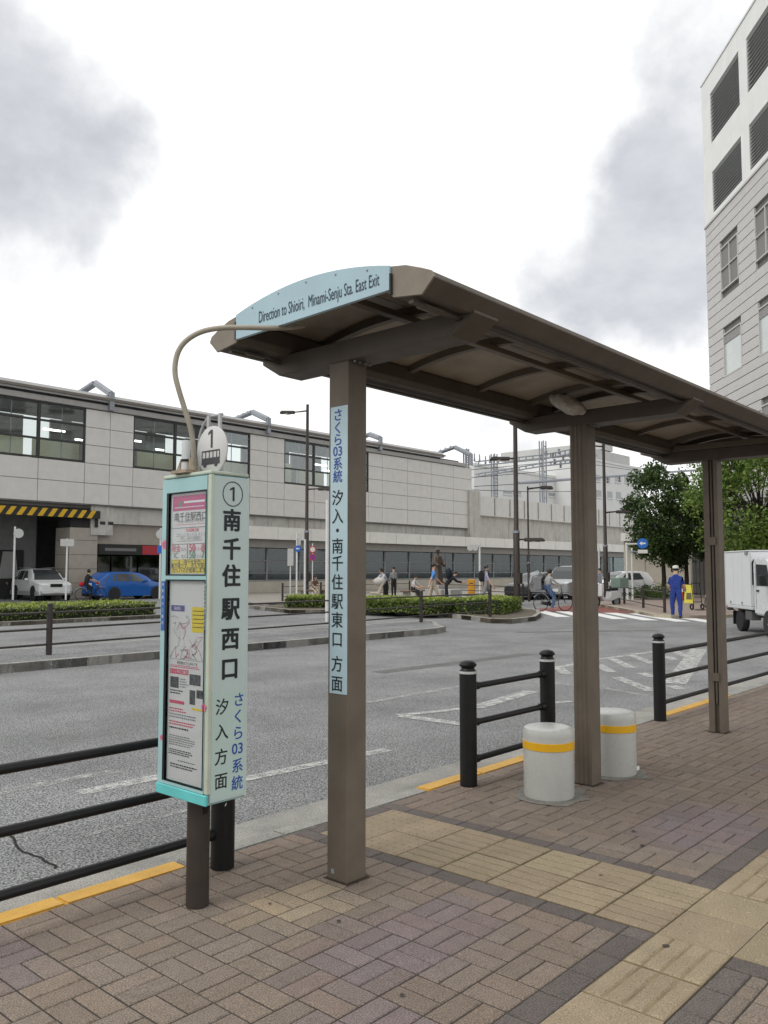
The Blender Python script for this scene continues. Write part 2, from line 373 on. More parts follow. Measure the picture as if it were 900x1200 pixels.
def addb(x0, x1, y0, y1, kind='brick', col=None):
    y1 = min(y1, EDGE)
    if y1 - y0 < .014 or x1 - x0 < .014: return
    bricks.append(((x0 + x1) / 2, (y0 + y1) / 2, x1 - x0 - 2 * G, y1 - y0 - 2 * G, col or bcol((x0 + x1) / 2, (y0 + y1) / 2), kind))
def clipb(x0, x1, y0, y1):
    # cut a brick against the tactile strips and their border rows
    for (ax, bx_, ay, by_) in ((TX0 - .1, TX1 + .1, TY0 - .2, TY1 + .1), (TX0 - .1, TX1 + .1, -99, SY0), (-99, 99, SY0 - .1, TY0 + BT)):
        if x1 > ax and x0 < bx_ and y1 > ay and y0 < by_:
            if x0 >= ax - .001 and x1 <= bx_ + .001 and y0 >= ay - .001 and y1 <= by_ + .001: return
            if x0 < ax: clipb(x0, ax, y0, y1); x0 = ax
            if x1 > bx_: clipb(bx_, x1, y0, y1); x1 = bx_
            if y0 < ay: clipb(x0, x1, y0, ay)
            if y1 > by_: clipb(x0, x1, by_, y1)
            return
    addb(x0, x1, y0, y1)
for i in range(i0, i1):
    for j in range(j0, j1 + 1):
        x0, y0 = PX0 + i * BX, PY0 + j * BY
        if (i + j) % 2 == 0:
            clipb(x0, x0 + BX, y0, y0 + BY / 2); clipb(x0, x0 + BX, y0 + BY / 2, y0 + BY)
        else:
            clipb(x0, x0 + BX / 2, y0, y0 + BY); clipb(x0 + BX / 2, x0 + BX, y0, y0 + BY)
def dk(): k = random.uniform(.88, 1.12); return (DRK[0] * k, DRK[1] * k, DRK[2] * k)
y = TY1 + .1
while y > TY0 + .12:                                     # border rows beside the strip that runs to the kerb
    addb(TX0 - .1, TX0, max(y - BY, TY0 + BT), y, 'border_brick', dk()); addb(TX1, TX1 + .1, max(y - BY, TY0 + BT), y, 'border_brick', dk()); y -= BY
y = SY0
while y > -2.6:                                          # and on the camera side of the crossing
    addb(TX0 - .1, TX0, y - BY, y, 'border_brick', dk()); addb(TX1, TX1 + .1, y - BY, y, 'border_brick', dk()); y -= BY
x = -2.2
while x < 15.5:
    for ya in (SY0 - .1, TY0):
        hgt = BT if ya == TY0 else .1; e0, e1 = (TX0, TX1) if ya == TY0 else (TX0 - .1, TX1 + .1)
        if x + BX > e0 and x < e1:
            if x < e0 - .014: addb(x, e0, ya, ya + hgt, 'border_brick', dk())
            if x + BX > e1 + .014: addb(e1, x + BX, ya, ya + hgt, 'border_brick', dk())
            continue
        addb(x, x + BX, ya, ya + (BT if ya == TY0 else .1), 'border_brick', dk())
    x += BX
for k in range(3): addb(TX0 + k * .2007, TX0 + (k + 1) * .2007, TY1, TY1 + .1, 'border_brick', dk())
def brick_mesh(sx, sy):
    b, h = .004, .0035; m = MB(); x, y_ = sx / 2, sy / 2
    vs = [(sx_ * x, sy_ * y_, -.03) for sx_, sy_ in ((-1, -1), (1, -1), (1, 1), (-1, 1))] + [(sx_ * x, sy_ * y_, -h) for sx_, sy_ in ((-1, -1), (1, -1), (1, 1), (-1, 1))] + [(sx_ * (x - b), sy_ * (y_ - b), 0) for sx_, sy_ in ((-1, -1), (1, -1), (1, 1), (-1, 1))]
    fs = [(8, 9, 10, 11)] + [(a, (a + 1) % 4, 4 + (a + 1) % 4, 4 + a) for a in range(4)] + [(4 + a, 4 + (a + 1) % 4, 8 + (a + 1) % 4, 8 + a) for a in range(4)]
    return m.add(vs, fs)
def seen(b):
    u, v, w = proj(b[0], b[1], 0)
    return w > .3 and -25 < u < 925 and 600 < v < 1225
vis = {k: sorted([b for b in bricks if b[5] == k and seen(b)], key=lambda b: b[0] ** 2 + b[1] ** 2) for k in ('brick', 'border_brick')}
single = set(id(b) for b in vis['brick'][:300]) | set(id(b) for b in vis['border_brick'][:200])
MC = {}
rest = MB(); rcol = []
for b in bricks:
    if id(b) in single:
        key = (round(b[2], 3), round(b[3], 3))
        if key not in MC:
            o = obj(b[5], brick_mesh(b[2], b[3]), brick_obj, side); MC[key] = o.data
        else:
            o = bpy.data.objects.new(b[5], MC[key]); link(o, side)
        o.location = (b[0], b[1], random.uniform(-.0012, .0012)); o.rotation_euler = (random.gauss(0, .003), random.gauss(0, .003), random.gauss(0, .004)); o.color = (*b[4], 1)
    else:
        q = brick_mesh(b[2], b[3]); q.xf(Matrix.Translation((b[0], b[1], random.uniform(-.0012, .0012)))); rest.add(q.v, q.f); rcol += [b[4]] * len(q.f)
o = obj('bricks', MB().add([(0, 0, 0)], []), brick_att, side)
me = bpy.data.meshes.new('bricks'); me.from_pydata([tuple(v) for v in rest.v], [], rest.f); me.materials.append(brick_att)
ca = me.color_attributes.new('Col', 'FLOAT_COLOR', 'CORNER'); ar = []
for p, c in zip(me.polygons, rcol): ar += [*c, 1] * p.loop_total
ca.data.foreach_set('color', ar); o.data = me; o['kind'] = 'stuff'
# tactile tiles
def tile_mesh(sx, sy, kind):
    m = MB(); m.box(-sx / 2, sx / 2, -sy / 2, sy / 2, -.03, 0, 0 if kind == 'dot' else 1)
    if kind == 'dot':
        for a in range(5):
            for b in range(5):
                cx, cy = (a - 2) * sx / 5, (b - 2) * sy / 5; r0, r1 = .0125, .0075
                vs = [(cx + r0 * math.cos(k * math.pi / 3), cy + r0 * math.sin(k * math.pi / 3), 0.0) for k in range(6)] + [(cx + r1 * math.cos(k * math.pi / 3), cy + r1 * math.sin(k * math.pi / 3), .0042) for k in range(6)]
                m.add(vs, [tuple(range(6, 12))] + [(k, (k + 1) % 6, 6 + (k + 1) % 6, 6 + k) for k in range(6)])
    else:
        for a in range(4):
            c = (a - 1.5) * .25; w0, w1 = .062, .052
            if kind == 'y': X0, X1, ln = c * sx, sx, sy * .47
            vs = []
            for w_, z_, e in ((w0, 0.0, 0), (w1, .005, .008)):
                if kind == 'y': vs += [(c * sx - w_ / 2, -sy * .48 + e, z_), (c * sx + w_ / 2, -sy * .48 + e, z_), (c * sx + w_ / 2, sy * .48 - e, z_), (c * sx - w_ / 2, sy * .48 - e, z_)]
                else: vs += [(-sx * .48 + e, c * sy - w_ / 2, z_), (sx * .48 - e, c * sy - w_ / 2, z_), (sx * .48 - e, c * sy + w_ / 2, z_), (-sx * .48 + e, c * sy + w_ / 2, z_)]
            m.add(vs, [(4, 5, 6, 7)] + [(k, (k + 1) % 4, 4 + (k + 1) % 4, 4 + k) for k in range(4)])
    return m
TM = {}
def tile(cx, cy, sx, sy, kind):
    key = (round(sx, 3), round(sy, 3), kind)
    if key not in TM:
        t_ = obj('tactile_tile', tile_mesh(sx, sy, kind), [M('tactile tile', (.36, .28, .15), .8, .12, 5, bump=.3, bscale=140, objcol='obj', fine=.3, fscale=190), M('tactile grime', (.15, .115, .068), .9, .3, 12) if kind != 'x' else M('tactile worn', (.215, .168, .10), .9, .3, 9)], side); TM[key] = t_.data
    else: t_ = bpy.data.objects.new('tactile_tile', TM[key]); link(t_, side)
    k = random.uniform(.88, 1.08); t_.color = (.275 * k, .221 * k * random.uniform(.97, 1.02), .146 * k, 1); t_.location = (cx, cy, random.uniform(-.001, .001)); t_.rotation_euler = (random.gauss(0, .002), random.gauss(0, .002), random.gauss(0, .002))
tp = (TY1 - TY0) / 7; tw = (TX1 - TX0) / 2
for r in range(7):
    for c in range(2): tile(TX0 + tw * (c + .5), TY1 - tp * (r + .5), tw - .004, tp - .004, 'dot' if r < 2 else 'y')
for c in range(-18, 39):
    cx = TX0 + tw * (c + .5)
    tile(cx, (TY0 + SY0) / 2, tw - .004, TY0 - SY0 - .004, 'dot' if c in (0, 1) or c in (-3, -4) else 'x')
for r in range(13):
    for c in range(2): tile(TX0 + tw * (c + .5), SY0 - tp * (r + .5), tw - .004, tp - .004, 'dot' if r < 1 else 'y')
# kerb stones
KY0, KY1 = EDGE + .004, EDGE + .122
x = 2.47 - .618 * 26; km = None
while x < 26:
    mid = x + .309
    yel = mid < 2.47 or 4.5 < mid < 6.4 or 7.9 < mid < 9.6
    nm = 'kerb_stone'
    if km is None:
        m = MB(); m.box(-.306, .306, KY0, KY1, -.25, .001); o = obj(nm, m, kerb_grey, side, bev=.008, seg=2); km = o.data; ky = km.copy(); ky.materials[0] = kerb_yellow
        o.location.x = mid
        if yel: o.data = ky
    else:
        o = bpy.data.objects.new(nm, ky if yel else km); link(o, side); o.location = (mid, random.uniform(-.002, .002), random.uniform(-.002, .001)); o.rotation_euler = (0, random.gauss(0, .002), random.gauss(0, .002))
    x += .618
mb = MB(); mb.box(-14, 26, KY1 + .002, 4.12, RZ - .2, RZ + .006)
struct(obj('gutter', mb, kerb_grey))
# trodden gum and stains on the paving
gum = M('trodden gum', (.045, .038, .032), .9, .3, 60); gs = random.Random(21)
for x, y in [(lambda v: (v.x, v.y))(W(781, 1110.5, Z=0)), (4.35, 3.0), (4.2, 1.95)] + [(gs.uniform(1.4, 8), gs.uniform(.6, 3.3)) for _ in range(26)]:
    r = gs.uniform(.007, .014); n_ = 9
    vs = [(x + math.cos(2 * math.pi * k / n_) * r * gs.uniform(.75, 1.3), y + math.sin(2 * math.pi * k / n_) * r * gs.uniform(.75, 1.3), .0064) for k in range(n_)]
    obj('gum_spot', MB().add(vs, [tuple(range(n_))]), gum, side)
# ================================================================== BUS SHELTER
RYC, RH = 2.632, .705                                    # roof centre line and half width
def arcz(y): return 2.690 - .27 * (y - RYC) ** 2
XE, XF = 2.465, 8.06
shel = thing('bus_shelter', 'long brown metal bus shelter with arched roof on three posts', 'bus shelter', (2.865, 2.785, 0))
PXS = (2.865, 5.19, 7.59); PYC = 2.785; PH = .064
for k, xc in enumerate(PXS):
    m = MB()
    a, b = PH, .016
    if k == 0: poly = [(xc - a, PYC - a), (xc + a, PYC - a), (xc + a, PYC + a), (xc - a, PYC + a)]
    elif k == 1:  # shallow flutes on the -X side
        poly = [(xc - a, PYC - a), (xc + a, PYC - a), (xc + a, PYC + a), (xc - a, PYC + a)]
        for f0 in (.044, .012, -.02): poly += [(xc - a, PYC + f0), (xc - a + .006, PYC + f0 - .003), (xc - a + .006, PYC + f0 - .015), (xc - a, PYC + f0 - .018)]
    else: poly = [(xc - a, PYC - a), (xc + a, PYC - a), (xc + a, PYC + a), (xc - a, PYC + a), (xc - a, PYC + .012), (xc - a + .035, PYC + .010), (xc - a + .035, PYC - .026), (xc - a, PYC - .028)]
    m.prism(poly, 0.002, 2.425, 'z')
    post = obj('post', m, bronze_alu, shel, bev=.003)
    obj('base_gap', MB().box(xc - a - .012, xc + a + .012, PYC - a - .012, PYC + a + .012, -.02, .003), M('rusty dirt', (.045, .032, .022), .95, .4, 40), post)
    if k == 0:
        c = W(389.5, 1022, X=xc - a); obj('plug', MB().box(xc - a - .002, xc - a + .002, c.y - .012, c.y + .006, .03, .05), steel, post)
    if k == 2:
        m = MB(); m.tube([(xc - a + .012, PYC - .008, .25), (xc - a + .012, PYC - .008, 2.42)], .011, 8); obj('conduit', m, bronze_dark, post)
        for z in (.45, 1.65): obj('clip', MB().box(xc - a - .012, xc - a + .004, PYC - .04, PYC + .026, z, z + .07), bronze_alu, post)
    # beam over the post: chamfered channel
    tops = [(RYC - .67 + 1.34 * q / 8) for q in range(9)]
    poly = [(1.985, 2.490), (2.105, 2.415), (3.205, 2.415), (3.335, 2.490)] + [(3.335, 2.515), (1.985, 2.515)]
    m = MB(); m.prism(poly, xc - .075, xc + .085, 'x'); beam = obj('beam', m, bronze_dark, shel, bev=.004)
    m = MB(); m.prism([(1.978, 2.517), (1.979, 2.488), (2.100, 2.412), (2.108, 2.414)], xc - .082, xc + .092, 'x'); obj('beam_end_plate', m, bronze_dark, beam)
    if k == 2: obj('top_flange', MB().box(xc - .10, xc + .10, 1.96, 3.42, 2.516, 2.568), bronze_alu, beam, bev=.004)
    m = MB(); m.box(xc + .085, xc + .135, 2.2, 3.1, 2.44, 2.475); obj('lower_flange', m, bronze_dark, beam)
    m = MB(); m.cbox(xc + .01, PYC, 2.438, .16, .20, .03); obj('post_bracket', m, bronze_dark, beam)
    for s in range(4): obj('bolt', MB().lathe([(.007, 0), (.007, .006), (.003, .009)], (xc - .05 + .035 * s, PYC - PH - .03 , 2.405), 8), steel, beam)
# arched ribs and roof sheets between them
ribx = [2.56, 3.02, 3.72, 4.42, 5.04, 5.36, 6.06, 6.76, 7.44, 7.76, 8.0]
ys = [RYC - .60 + 1.2 * q / 12 for q in range(13)]
for x in ribx:
    m = MB(); vs = []
    for y_ in ys: vs += [(x - .02, y_, arcz(y_) - .052), (x + .02, y_, arcz(y_) - .052), (x + .02, y_, arcz(y_) - .012), (x - .02, y_, arcz(y_) - .012)]
    fs = [(4 * q + k, 4 * q + (k + 1) % 4, 4 * q + 4 + (k + 1) % 4, 4 * q + 4 + k) for q in range(12) for k in range(4)] + [(0, 1, 2, 3), (51, 50, 49, 48)]
    m.add(vs, fs); obj('arched_rib', m, bronze_alu, shel, smooth=True)
xs = [XE + .02] + ribx[1:-1] + [XF - .02]
PUR = 2.52
for x0, x1 in zip(xs, xs[1:]):
    for ya, yb in ((RYC - .62, PUR), (PUR, RYC + .62)):
        m = MB(); vs = []; n_ = 7
        for q in range(n_):
            y_ = ya + .004 + (yb - ya - .008) * q / (n_ - 1); z = arcz(y_)
            vs += [(x0 + .002, y_, z - .012), (x1 - .002, y_, z - .012), (x1 - .002, y_, z), (x0 + .002, y_, z)]
        fs = [(4 * q + k, 4 * q + (k + 1) % 4, 4 * q + 4 + (k + 1) % 4, 4 * q + 4 + k) for q in range(n_ - 1) for k in range(4)] + [(0, 1, 2, 3), (4 * n_ - 1, 4 * n_ - 2, 4 * n_ - 3, 4 * n_ - 4)]
        obj('roof_sheet', m.add(vs, fs), roof_panel, shel, smooth=True)
z = arcz(PUR)
obj('purlin', MB().box(XE + .03, XF - .03, PUR - .022, PUR + .022, z - .085, z - .055), bronze_alu, shel, bev=.003)
obj('roof_ridge_strip', MB().box(XE + .01, XF - .01, PUR - .02, PUR + .02, z - .004, z + .008), bronze_alu, shel)
def edge_prof(s):                                        # near (-1) and far (+1) edge beams
    e = [(.49, arcz(RYC + .49) + .004), (.56, arcz(RYC + .56) + .012), (.64, arcz(RYC + .64) + .008), (.685, 2.568), (.70, 2.542), (.64, 2.486), (.50, 2.505), (.47, 2.53), (.47, arcz(RYC + .47) - .03)]
    return [(RYC + s * y_, z_) for y_, z_ in e]
for s in (-1, 1):
    e = obj('edge_beam', MB().prism(edge_prof(s), XE, XF, 'x'), bronze_dark, shel, bev=.003)
    m = MB(); m.box(XE + .01, XF - .01, RYC + s * .57 - .012, RYC + s * .57 + .012, 2.470, 2.482); obj('drip_strip', m, bronze_dark, e)
    pr = edge_prof(s); cy = sum(p[0] for p in pr) / len(pr); cz = sum(p[1] for p in pr) / len(pr)
    for xa, xb in ((XE - .012, XE - .001), (XF + .001, XF + .012)):
        m = MB(); m.prism([(cy + (p[0] - cy) * 1.03, cz + (p[1] - cz) * 1.05) for p in pr], xa, xb, 'x'); obj('end_cap', m, M('cap aluminium', (.205, .175, .14), .5, .12, 9, metal=.3), e, bev=.002)
    for x in (2.56, 5.10, 7.5): obj('drain_plate', MB().cbox(x + .05, RYC + s * .56, 2.478, .12, .05, .008), bronze_alu, e)
# end sign board
ay = [RYC - .485 + .97 * q / 16 for q in range(17)]
board = M('pale blue sign board', (.36, .50, .56), .4, .06, 3, streak=.15, scol=(.28, .36, .38))
poly = [(ay[0], 2.535), (ay[-1], 2.515)] + [(y_, arcz(y_) + .006) for y_ in reversed(ay)]
sb = obj('direction_board', MB().prism(poly, XE - .022, XE - .004, 'x'), board, shel)
m = MB(); txt = 'Direction to Shioiri,  Minami-Senju Sta. East Exit'
pa, pb = W(303, 374, X=XE - .024), W(444, 329, X=XE - .024)
vs, fs = glyph(txt); wd = max(v.x for v in vs) - min(v.x for v in vs)
U = (pb - pa); put(m, txt, (pa + pb) / 2, U.normalized(), UZ, .077, wide=U.length / wd / .077)
obj('lettering', m, M('navy print', (.02, .035, .06), .5, 0), sb)
for q in (2, 5, 8, 11, 14): obj('rivet', MB().lathe([(.005, 0), (.004, -.003), (.001, -.004)], (XE - .022, ay[q], arcz(ay[q]) - .012), 8, axis='x'), steel, sb)
for y_ in (ay[0] - .004, ay[-1] + .004): obj('board_edge', MB().box(XE - .024, XE - .002, y_ - .004, y_ + .004, 2.515, 2.60), dark, sb)
# route plate on the first post
x_ = PXS[0] - PH
tl, br = W(388.2, 478, X=x_), W(410.8, 815, X=x_)
pl = obj('route_plate', MB().box(x_ - .003, x_ - .0005, max(br.y, PYC - PH + .001), min(tl.y, PYC + PH - .001), br.z, tl.z), M('pale blue film', (.44, .57, .62), .35, .05, 4), shel)
cyp = PYC; ink = M('black print', (.008, .012, .014), .45, 0); blue = M('blue print', (.02, .07, .32), .45, 0); mk, mB = ink, blue
def col(chars, target, size, bold, X):
    for ch, py in chars:
        c = W(397.5, py, X=X); g_ = MB(); put(g_, ch, (X - .0042, cyp, c.z), -UY, UZ, size, bold); obj('character', g_, target, pl)
col([('さ', 486), ('く', 501), ('ら', 515), ('03', 528.7), ('系', 543), ('統', 558)], mB, .064, .012, x_)
col([('汐', 583), ('入', 604.5), ('・', 621.5), ('南', 639.7), ('千', 660), ('住', 682), ('駅', 704.5), ('東', 726.5), ('口', 749), ('方', 778), ('面', 801)], mk, .078, .010, x_)
# pale lumpy bundle wedged under the roof above the middle post
m = MB(); ax = W(655, 462, X=5.12); bx_ = W(690, 478, X=5.12)
rr = random.Random(3); pp = W(672, 466, X=5.10)
vs = []; n_ = 18
for i in range(11):
    t = i / 10; c = Vector((5.05, 2.94 - .25 * t, 2.60 - .09 * t)); r = .072 * math.sin(math.pi * min(.97, max(.03, t * .9 + .08))) ** .5
    for k in range(n_):
        a = k * 2 * math.pi / n_; q = r * (1 + .32 * mnoise.noise((i * .6, math.cos(a) * 1.5, math.sin(a) * 1.5 + 4)))
        vs.append(c + Vector((math.cos(a) * q, math.sin(a) * q * .35, math.sin(a) * q)))
m.add(vs, [(i * n_ + k, i * n_ + (k + 1) % n_, (i + 1) * n_ + (k + 1) % n_, (i + 1) * n_ + k) for i in range(10) for k in range(n_)] + [tuple(range(n_)), tuple(range(10 * n_, 11 * n_))])
o = obj('wrapped_bundle', m, M('crumpled pale sheet', (.50, .47, .42), .7, .2, 30, bump=.8, bscale=40), base=(5.07, 2.8, 2.5), smooth=True)
tag(o, 'crumpled pale bundle tucked under shelter roof above the middle post', 'bundle')

# ================================================================== BUS STOP SIGN
bx0, bx1, by0, by1, bz0, bz1 = 2.111, 2.313, 2.85, 3.195, .462, 1.825
aqua = M('aqua paint', (.30, .49, .50), .42, .08, 4, streak=.35, scol=(.44, .50, .45))
pale = M('pale aqua face', (.465, .555, .54), .38, .05, 3, streak=.22, scol=(.42, .46, .40))
cream = M('faded corner trim', (.46, .515, .43), .5, .12, 6, streak=.45, scol=(.40, .26, .12))
bs = thing('bus_stop_sign', 'tall aqua bus stop sign box with timetable posters and round number disc', 'bus stop sign', (2.212, 3.03, 0))
body = obj('box_body', MB().box(bx0 + .012, bx1, by0 + .008, by1, bz0, bz1), aqua, bs, bev=.004)
lid = obj('lid', MB().box(bx0 + .004, bx1 + .006, by0 + .002, by1 + .006, bz1 + .001, bz1 + .016), cream, bs, bev=.004)
obj('skirt', MB().prism([(by0 - .004, bz0 + .002), (by1 + .006, bz0 + .002), (by1 + .006, bz0 + .045), (by0 - .004, bz0 + .045)], bx0 - .006, bx0 + .008, 'x'), M('turquoise trim', (.12, .50, .50), .4, .1, 6), body, bev=.003)
tag_front = obj('name_panel', MB().box(bx0 + .02, bx1 - .004, by0, by0 + .006, bz0 + .01, bz1 - .006), pale, bs, bev=.002)
obj('corner_trim', MB().box(bx0 + .002, bx0 + .022, by0 - .003, by0 + .020, bz0 + .047, bz1 - .002), cream, body, bev=.003)
obj('corner_trim', MB().box(bx1 - .006, bx1 + .006, by0 - .003, by0 + .012, bz0 + .004, bz1 - .002), pale, body, bev=.003)
mk, mB = ink, blue
def fcol(chars, target, size, bold):
    for ch, px, py in chars:
        c = W(px, py, Y=by0 - .0015); g_ = MB(); put(g_, ch, c, UX, UZ, size, bold); obj('character', g_, target, tag_front)
fcol([('南', 272, 609.5), ('千', 271.7, 643), ('住', 271.3, 674.5), ('駅', 270.5, 713), ('西', 270, 748), ('口', 269.3, 783)], mk, .098, .036)
fcol([('汐', 260.5, 828), ('入', 260, 857.5), ('方', 259.3, 886.7), ('面', 259, 915)], mk, .070, .012)
fcol([('さ', 280, 819.5), ('く', 279.3, 839), ('ら', 279, 858.5), ('03', 278.5, 877), ('系', 278.3, 897), ('統', 278, 917)], mB, .062, .014)
c = W(273, 579, Y=by0 - .0015); mk = MB(); one(mk, c + UX * .004, UX, UZ, .060)
n_ = 32; vs = []
for k in range(n_):
    a = k * 2 * math.pi / n_
    for r in (.050, .054): vs.append(c + UX * (math.cos(a) * r) + UZ * (math.sin(a) * r))
mk.add(vs, [(2 * k, 2 * k + 1, (2 * k + 3) % (2 * n_), (2 * k + 2) % (2 * n_)) for k in range(n_)])
obj('circled_numeral', mk, ink, tag_front)
a, b = W(250, 812, Y=by0 - .001), W(286, 935, Y=by0 - .001)
obj('route_film', MB().box(bx0 + .024, bx1 - .008, by0 - .0008, by0 + .0004, bz0 + .02, a.z), M('pale film', (.44, .56, .52), .3, .04, 3), tag_front)
# poster windows on the -X side
fr = MB(); fx = bx0
Y0, Y1 = 2.878, 3.146
wins = ((1.405, 1.756), (.528, 1.378))
zs = [(bz0 + .047, .528), (1.378, 1.405), (1.756, bz1 - .004)]
for za, zb in zs: fr.box(fx, fx + .014, by0 + .021, by1 + .002, za, zb)
for za, zb in wins: fr.box(fx, fx + .0139, by0 + .021, Y0, za, zb); fr.box(fx, fx + .0139, Y1, by1 + .002, za, zb)
frame = obj('poster_frame', fr, aqua, bs)
for za, zb in wins:
    m = MB(); w_ = .005
    m.box(fx - .002, fx + .010, Y0 - w_, Y0, za - w_, zb + w_); m.box(fx - .002, fx + .010, Y1, Y1 + .016, za - w_, zb + w_); m.box(fx - .0015, fx + .010, Y0 - w_, Y1 + w_, zb, zb + w_); m.box(fx - .0015, fx + .010, Y0 - w_, Y1 + w_, za - w_, za)
    obj('window_gasket', m, black_metal, frame)
paper = M('poster paper', (.56, .555, .55), .6, .03, 2)
pm = {'pink': M('pink print', (.44, .045, .16), .6, .03), 'red': M('red print', (.50, .06, .12), .6, 0), 'yellow': M('yellow print', (.62, .48, .03), .6, .03), 'navy': M('purple print', (.09, .08, .26), .6, 0), 'grey': M('grey print', (.22, .22, .24), .6, 0), 'ink': ink, 'green': M('green print', (.08, .22, .13), .6, 0), 'photo': M('photo print', (.06, .06, .065), .6, .8, 60), 'white': M('white print', (.66, .66, .66), .6, 0), 'pale': M('pale print', (.62, .55, .62), .6, 0)}
px_ = fx + .0115
def poster(za, zb, items):
    p = obj('poster', MB().box(px_, px_ + .002, Y0 + .001, Y1 - .001, za + .001, zb - .001), paper, bs)
    cols = {}
    for it in items:
        if it[0] == 'r':                                 # rectangle: colour, u0,u1,v0,v1 (fractions from top left), layer
            _, c_, u0, u1, v0, v1 = it[:6]; e = .0008 + .0005 * (it[6] if len(it) > 6 else 0)
            ya, yb, z0, z1 = Y1 - (Y1 - Y0) * u0, Y1 - (Y1 - Y0) * u1, zb - (zb - za) * v1, zb - (zb - za) * v0
            cols.setdefault(c_, MB()).quad((px_ - e, ya, z0), (px_ - e, yb, z0), (px_ - e, yb, z1), (px_ - e, ya, z1))
        elif it[0] == 'l':
            _, c_, pts, w_ = it
            q = [Vector((px_ - .0012, Y1 - (Y1 - Y0) * u, zb - (zb - za) * v)) for u, v in pts]
            for a_, b_ in zip(q, q[1:]):
                d = (b_ - a_); n2_ = Vector((0, -d.z, d.y)).normalized() * w_ / 2
                cols.setdefault(c_, MB()).quad(a_ - n2_, b_ - n2_, b_ + n2_, a_ + n2_)
        else:
            _, c_, s_, u, v, size, bold = it
            put(cols.setdefault(c_, MB()), s_, (px_ - .0022, Y1 - (Y1 - Y0) * u, zb - (zb - za) * v), -UY, UZ, size, bold)
    for c_, q in cols.items(): obj(c_ + '_print', q, pm[c_], p)
rr = random.Random(5)
def greek(c_, u0, u1, v0, v1, n):                        # lines of print too small to read
    out = []
    for i in range(n):
        v = v0 + (v1 - v0) * i / n; u = u0; e = u0 + (u1 - u0) * rr.uniform(.6, 1)
        while u < e:
            w_ = rr.uniform(.02, .07); out.append(('r', c_, u, min(u + w_, e), v, v + (v1 - v0) / n * .5)); u += w_ + .012
    return out
it = [('r', 'pink', 0.05, 1, .03, .215), ('r', 'green', .22, .30, .10, .165, 1), ('r', 'white', .36, .92, .10, .125, 1), ('r', 'pale', .1, .9, .17, .18, 1),
      ('t', 'ink', '南千住駅西口', .54, .29, .040, .004), ('t', 'grey', 'Minami-Senju Sta. West Exit', .54, .352, .0165, .0), ('r', 'red', .12, .92, .385, .39),
      ('r', 'ink', .03, 1, .425, .431), ('r', 'red', .42, .76, .44, .478), ('t', 'white', '運賃のご案内', .59, .46, .014, .002), ('t', 'grey', 'コミュニティバス さくら', .56, .515, .019, .002), ('t', 'grey', '汐入・南千住駅東口', .56, .56, .017, .002), ('r', 'grey', .2, .86, .59, .595),
      ('r', 'ink', .03, 1, .625, .631), ('t', 'red', '現金', .16, .68, .034, .006), ('t', 'grey', '大人', .37, .69, .020, .003), ('t', 'red', '150', .56, .675, .046, .014), ('t', 'red', '円 小人', .75, .69, .020, .003), ('t', 'red', '80', .93, .675, .044, .014),
      ('t', 'green', 'IC', .16, .765, .034, .008), ('t', 'grey', '大人', .37, .775, .020, .003), ('t', 'green', '150', .56, .76, .046, .014), ('t', 'grey', '円 小人', .75, .775, .020, .003), ('t', 'green', '75', .93, .76, .044, .014),
      ('r', 'yellow', .03, 1, .815, .985)]
it += [('t', 'ink', s_, .52, v, .024, .004) for s_, v in (('ここは「南千住駅西口」', .845), ('乗り場です。汐入方面へ', .895), ('行くバスが発車します', .945))]
poster(*wins[0], it)
it = [('r', 'navy', .05, .42, .125, .155), ('t', 'white', '路線図', .23, .14, .016, .002), ('r', 'yellow', .62, .97, .13, .255)] + [('r', 'ink', .64, .95, v, v + .003, 1) for v in (.148, .168, .188, .208, .228)]
for i in range(26):
    u, v = rr.uniform(.05, .9), rr.uniform(.18, .38); pts = [(u, v)]
    for _ in range(4):
        u = min(.97, max(.04, u + rr.uniform(-.18, .18))); v = min(.39, max(.17, v + rr.uniform(-.05, .05))); pts.append((u, v))
    if all(not (p[0] > .6 and p[1] < .26) for p in pts): it.append(('l', rr.choice(['grey', 'grey', 'ink', 'pale', 'red']), pts, rr.uniform(.001, .0022)))
it += [('l', 'grey', [(.04, .395), (.97, .395)], .0015), ('t', 'ink', '時刻表はうらがわです', .52, .412, .015, .001), ('r', 'red', .05, .55, .445, .470), ('t', 'white', 'さくら号のご案内', .30, .457, .016, .002), ('r', 'photo', .58, .87, .462, .515), ('r', 'photo', .06, .29, .485, .54), ('r', 'photo', .59, .74, .54, .61), ('r', 'photo', .77, .97, .535, .575), ('r', 'yellow', .65, .95, .625, .636)]
it += greek('red', .06, .9, .425, .44, 2) + greek('grey', .32, .55, .49, .54, 4) + greek('ink', .06, .5, .55, .575, 2) + [('r', 'red', .05, .45, .602, .618)]
it += greek('red', .05, .6, .64, .665, 2) + greek('grey', .05, .8, .668, .695, 2) + greek('red', .05, .9, .705, .73, 2) + greek('ink', .05, .75, .735, .75, 1) + greek('grey', .05, .8, .775, .83, 5) + greek('ink', .05, .7, .845, .875, 3) + greek('ink', .3, .75, .895, .902, 1) + greek('ink', .1, .9, .915, .94, 2)
poster(*wins[1], it)
for za, zb in wins: obj('window_pane', MB().box(fx + .0045, fx + .0065, Y0 + .0005, Y1 - .0005, za + .0005, zb - .0005), GLASS('clear acrylic', (.95, .96, .96), .97, .1, .22), frame)
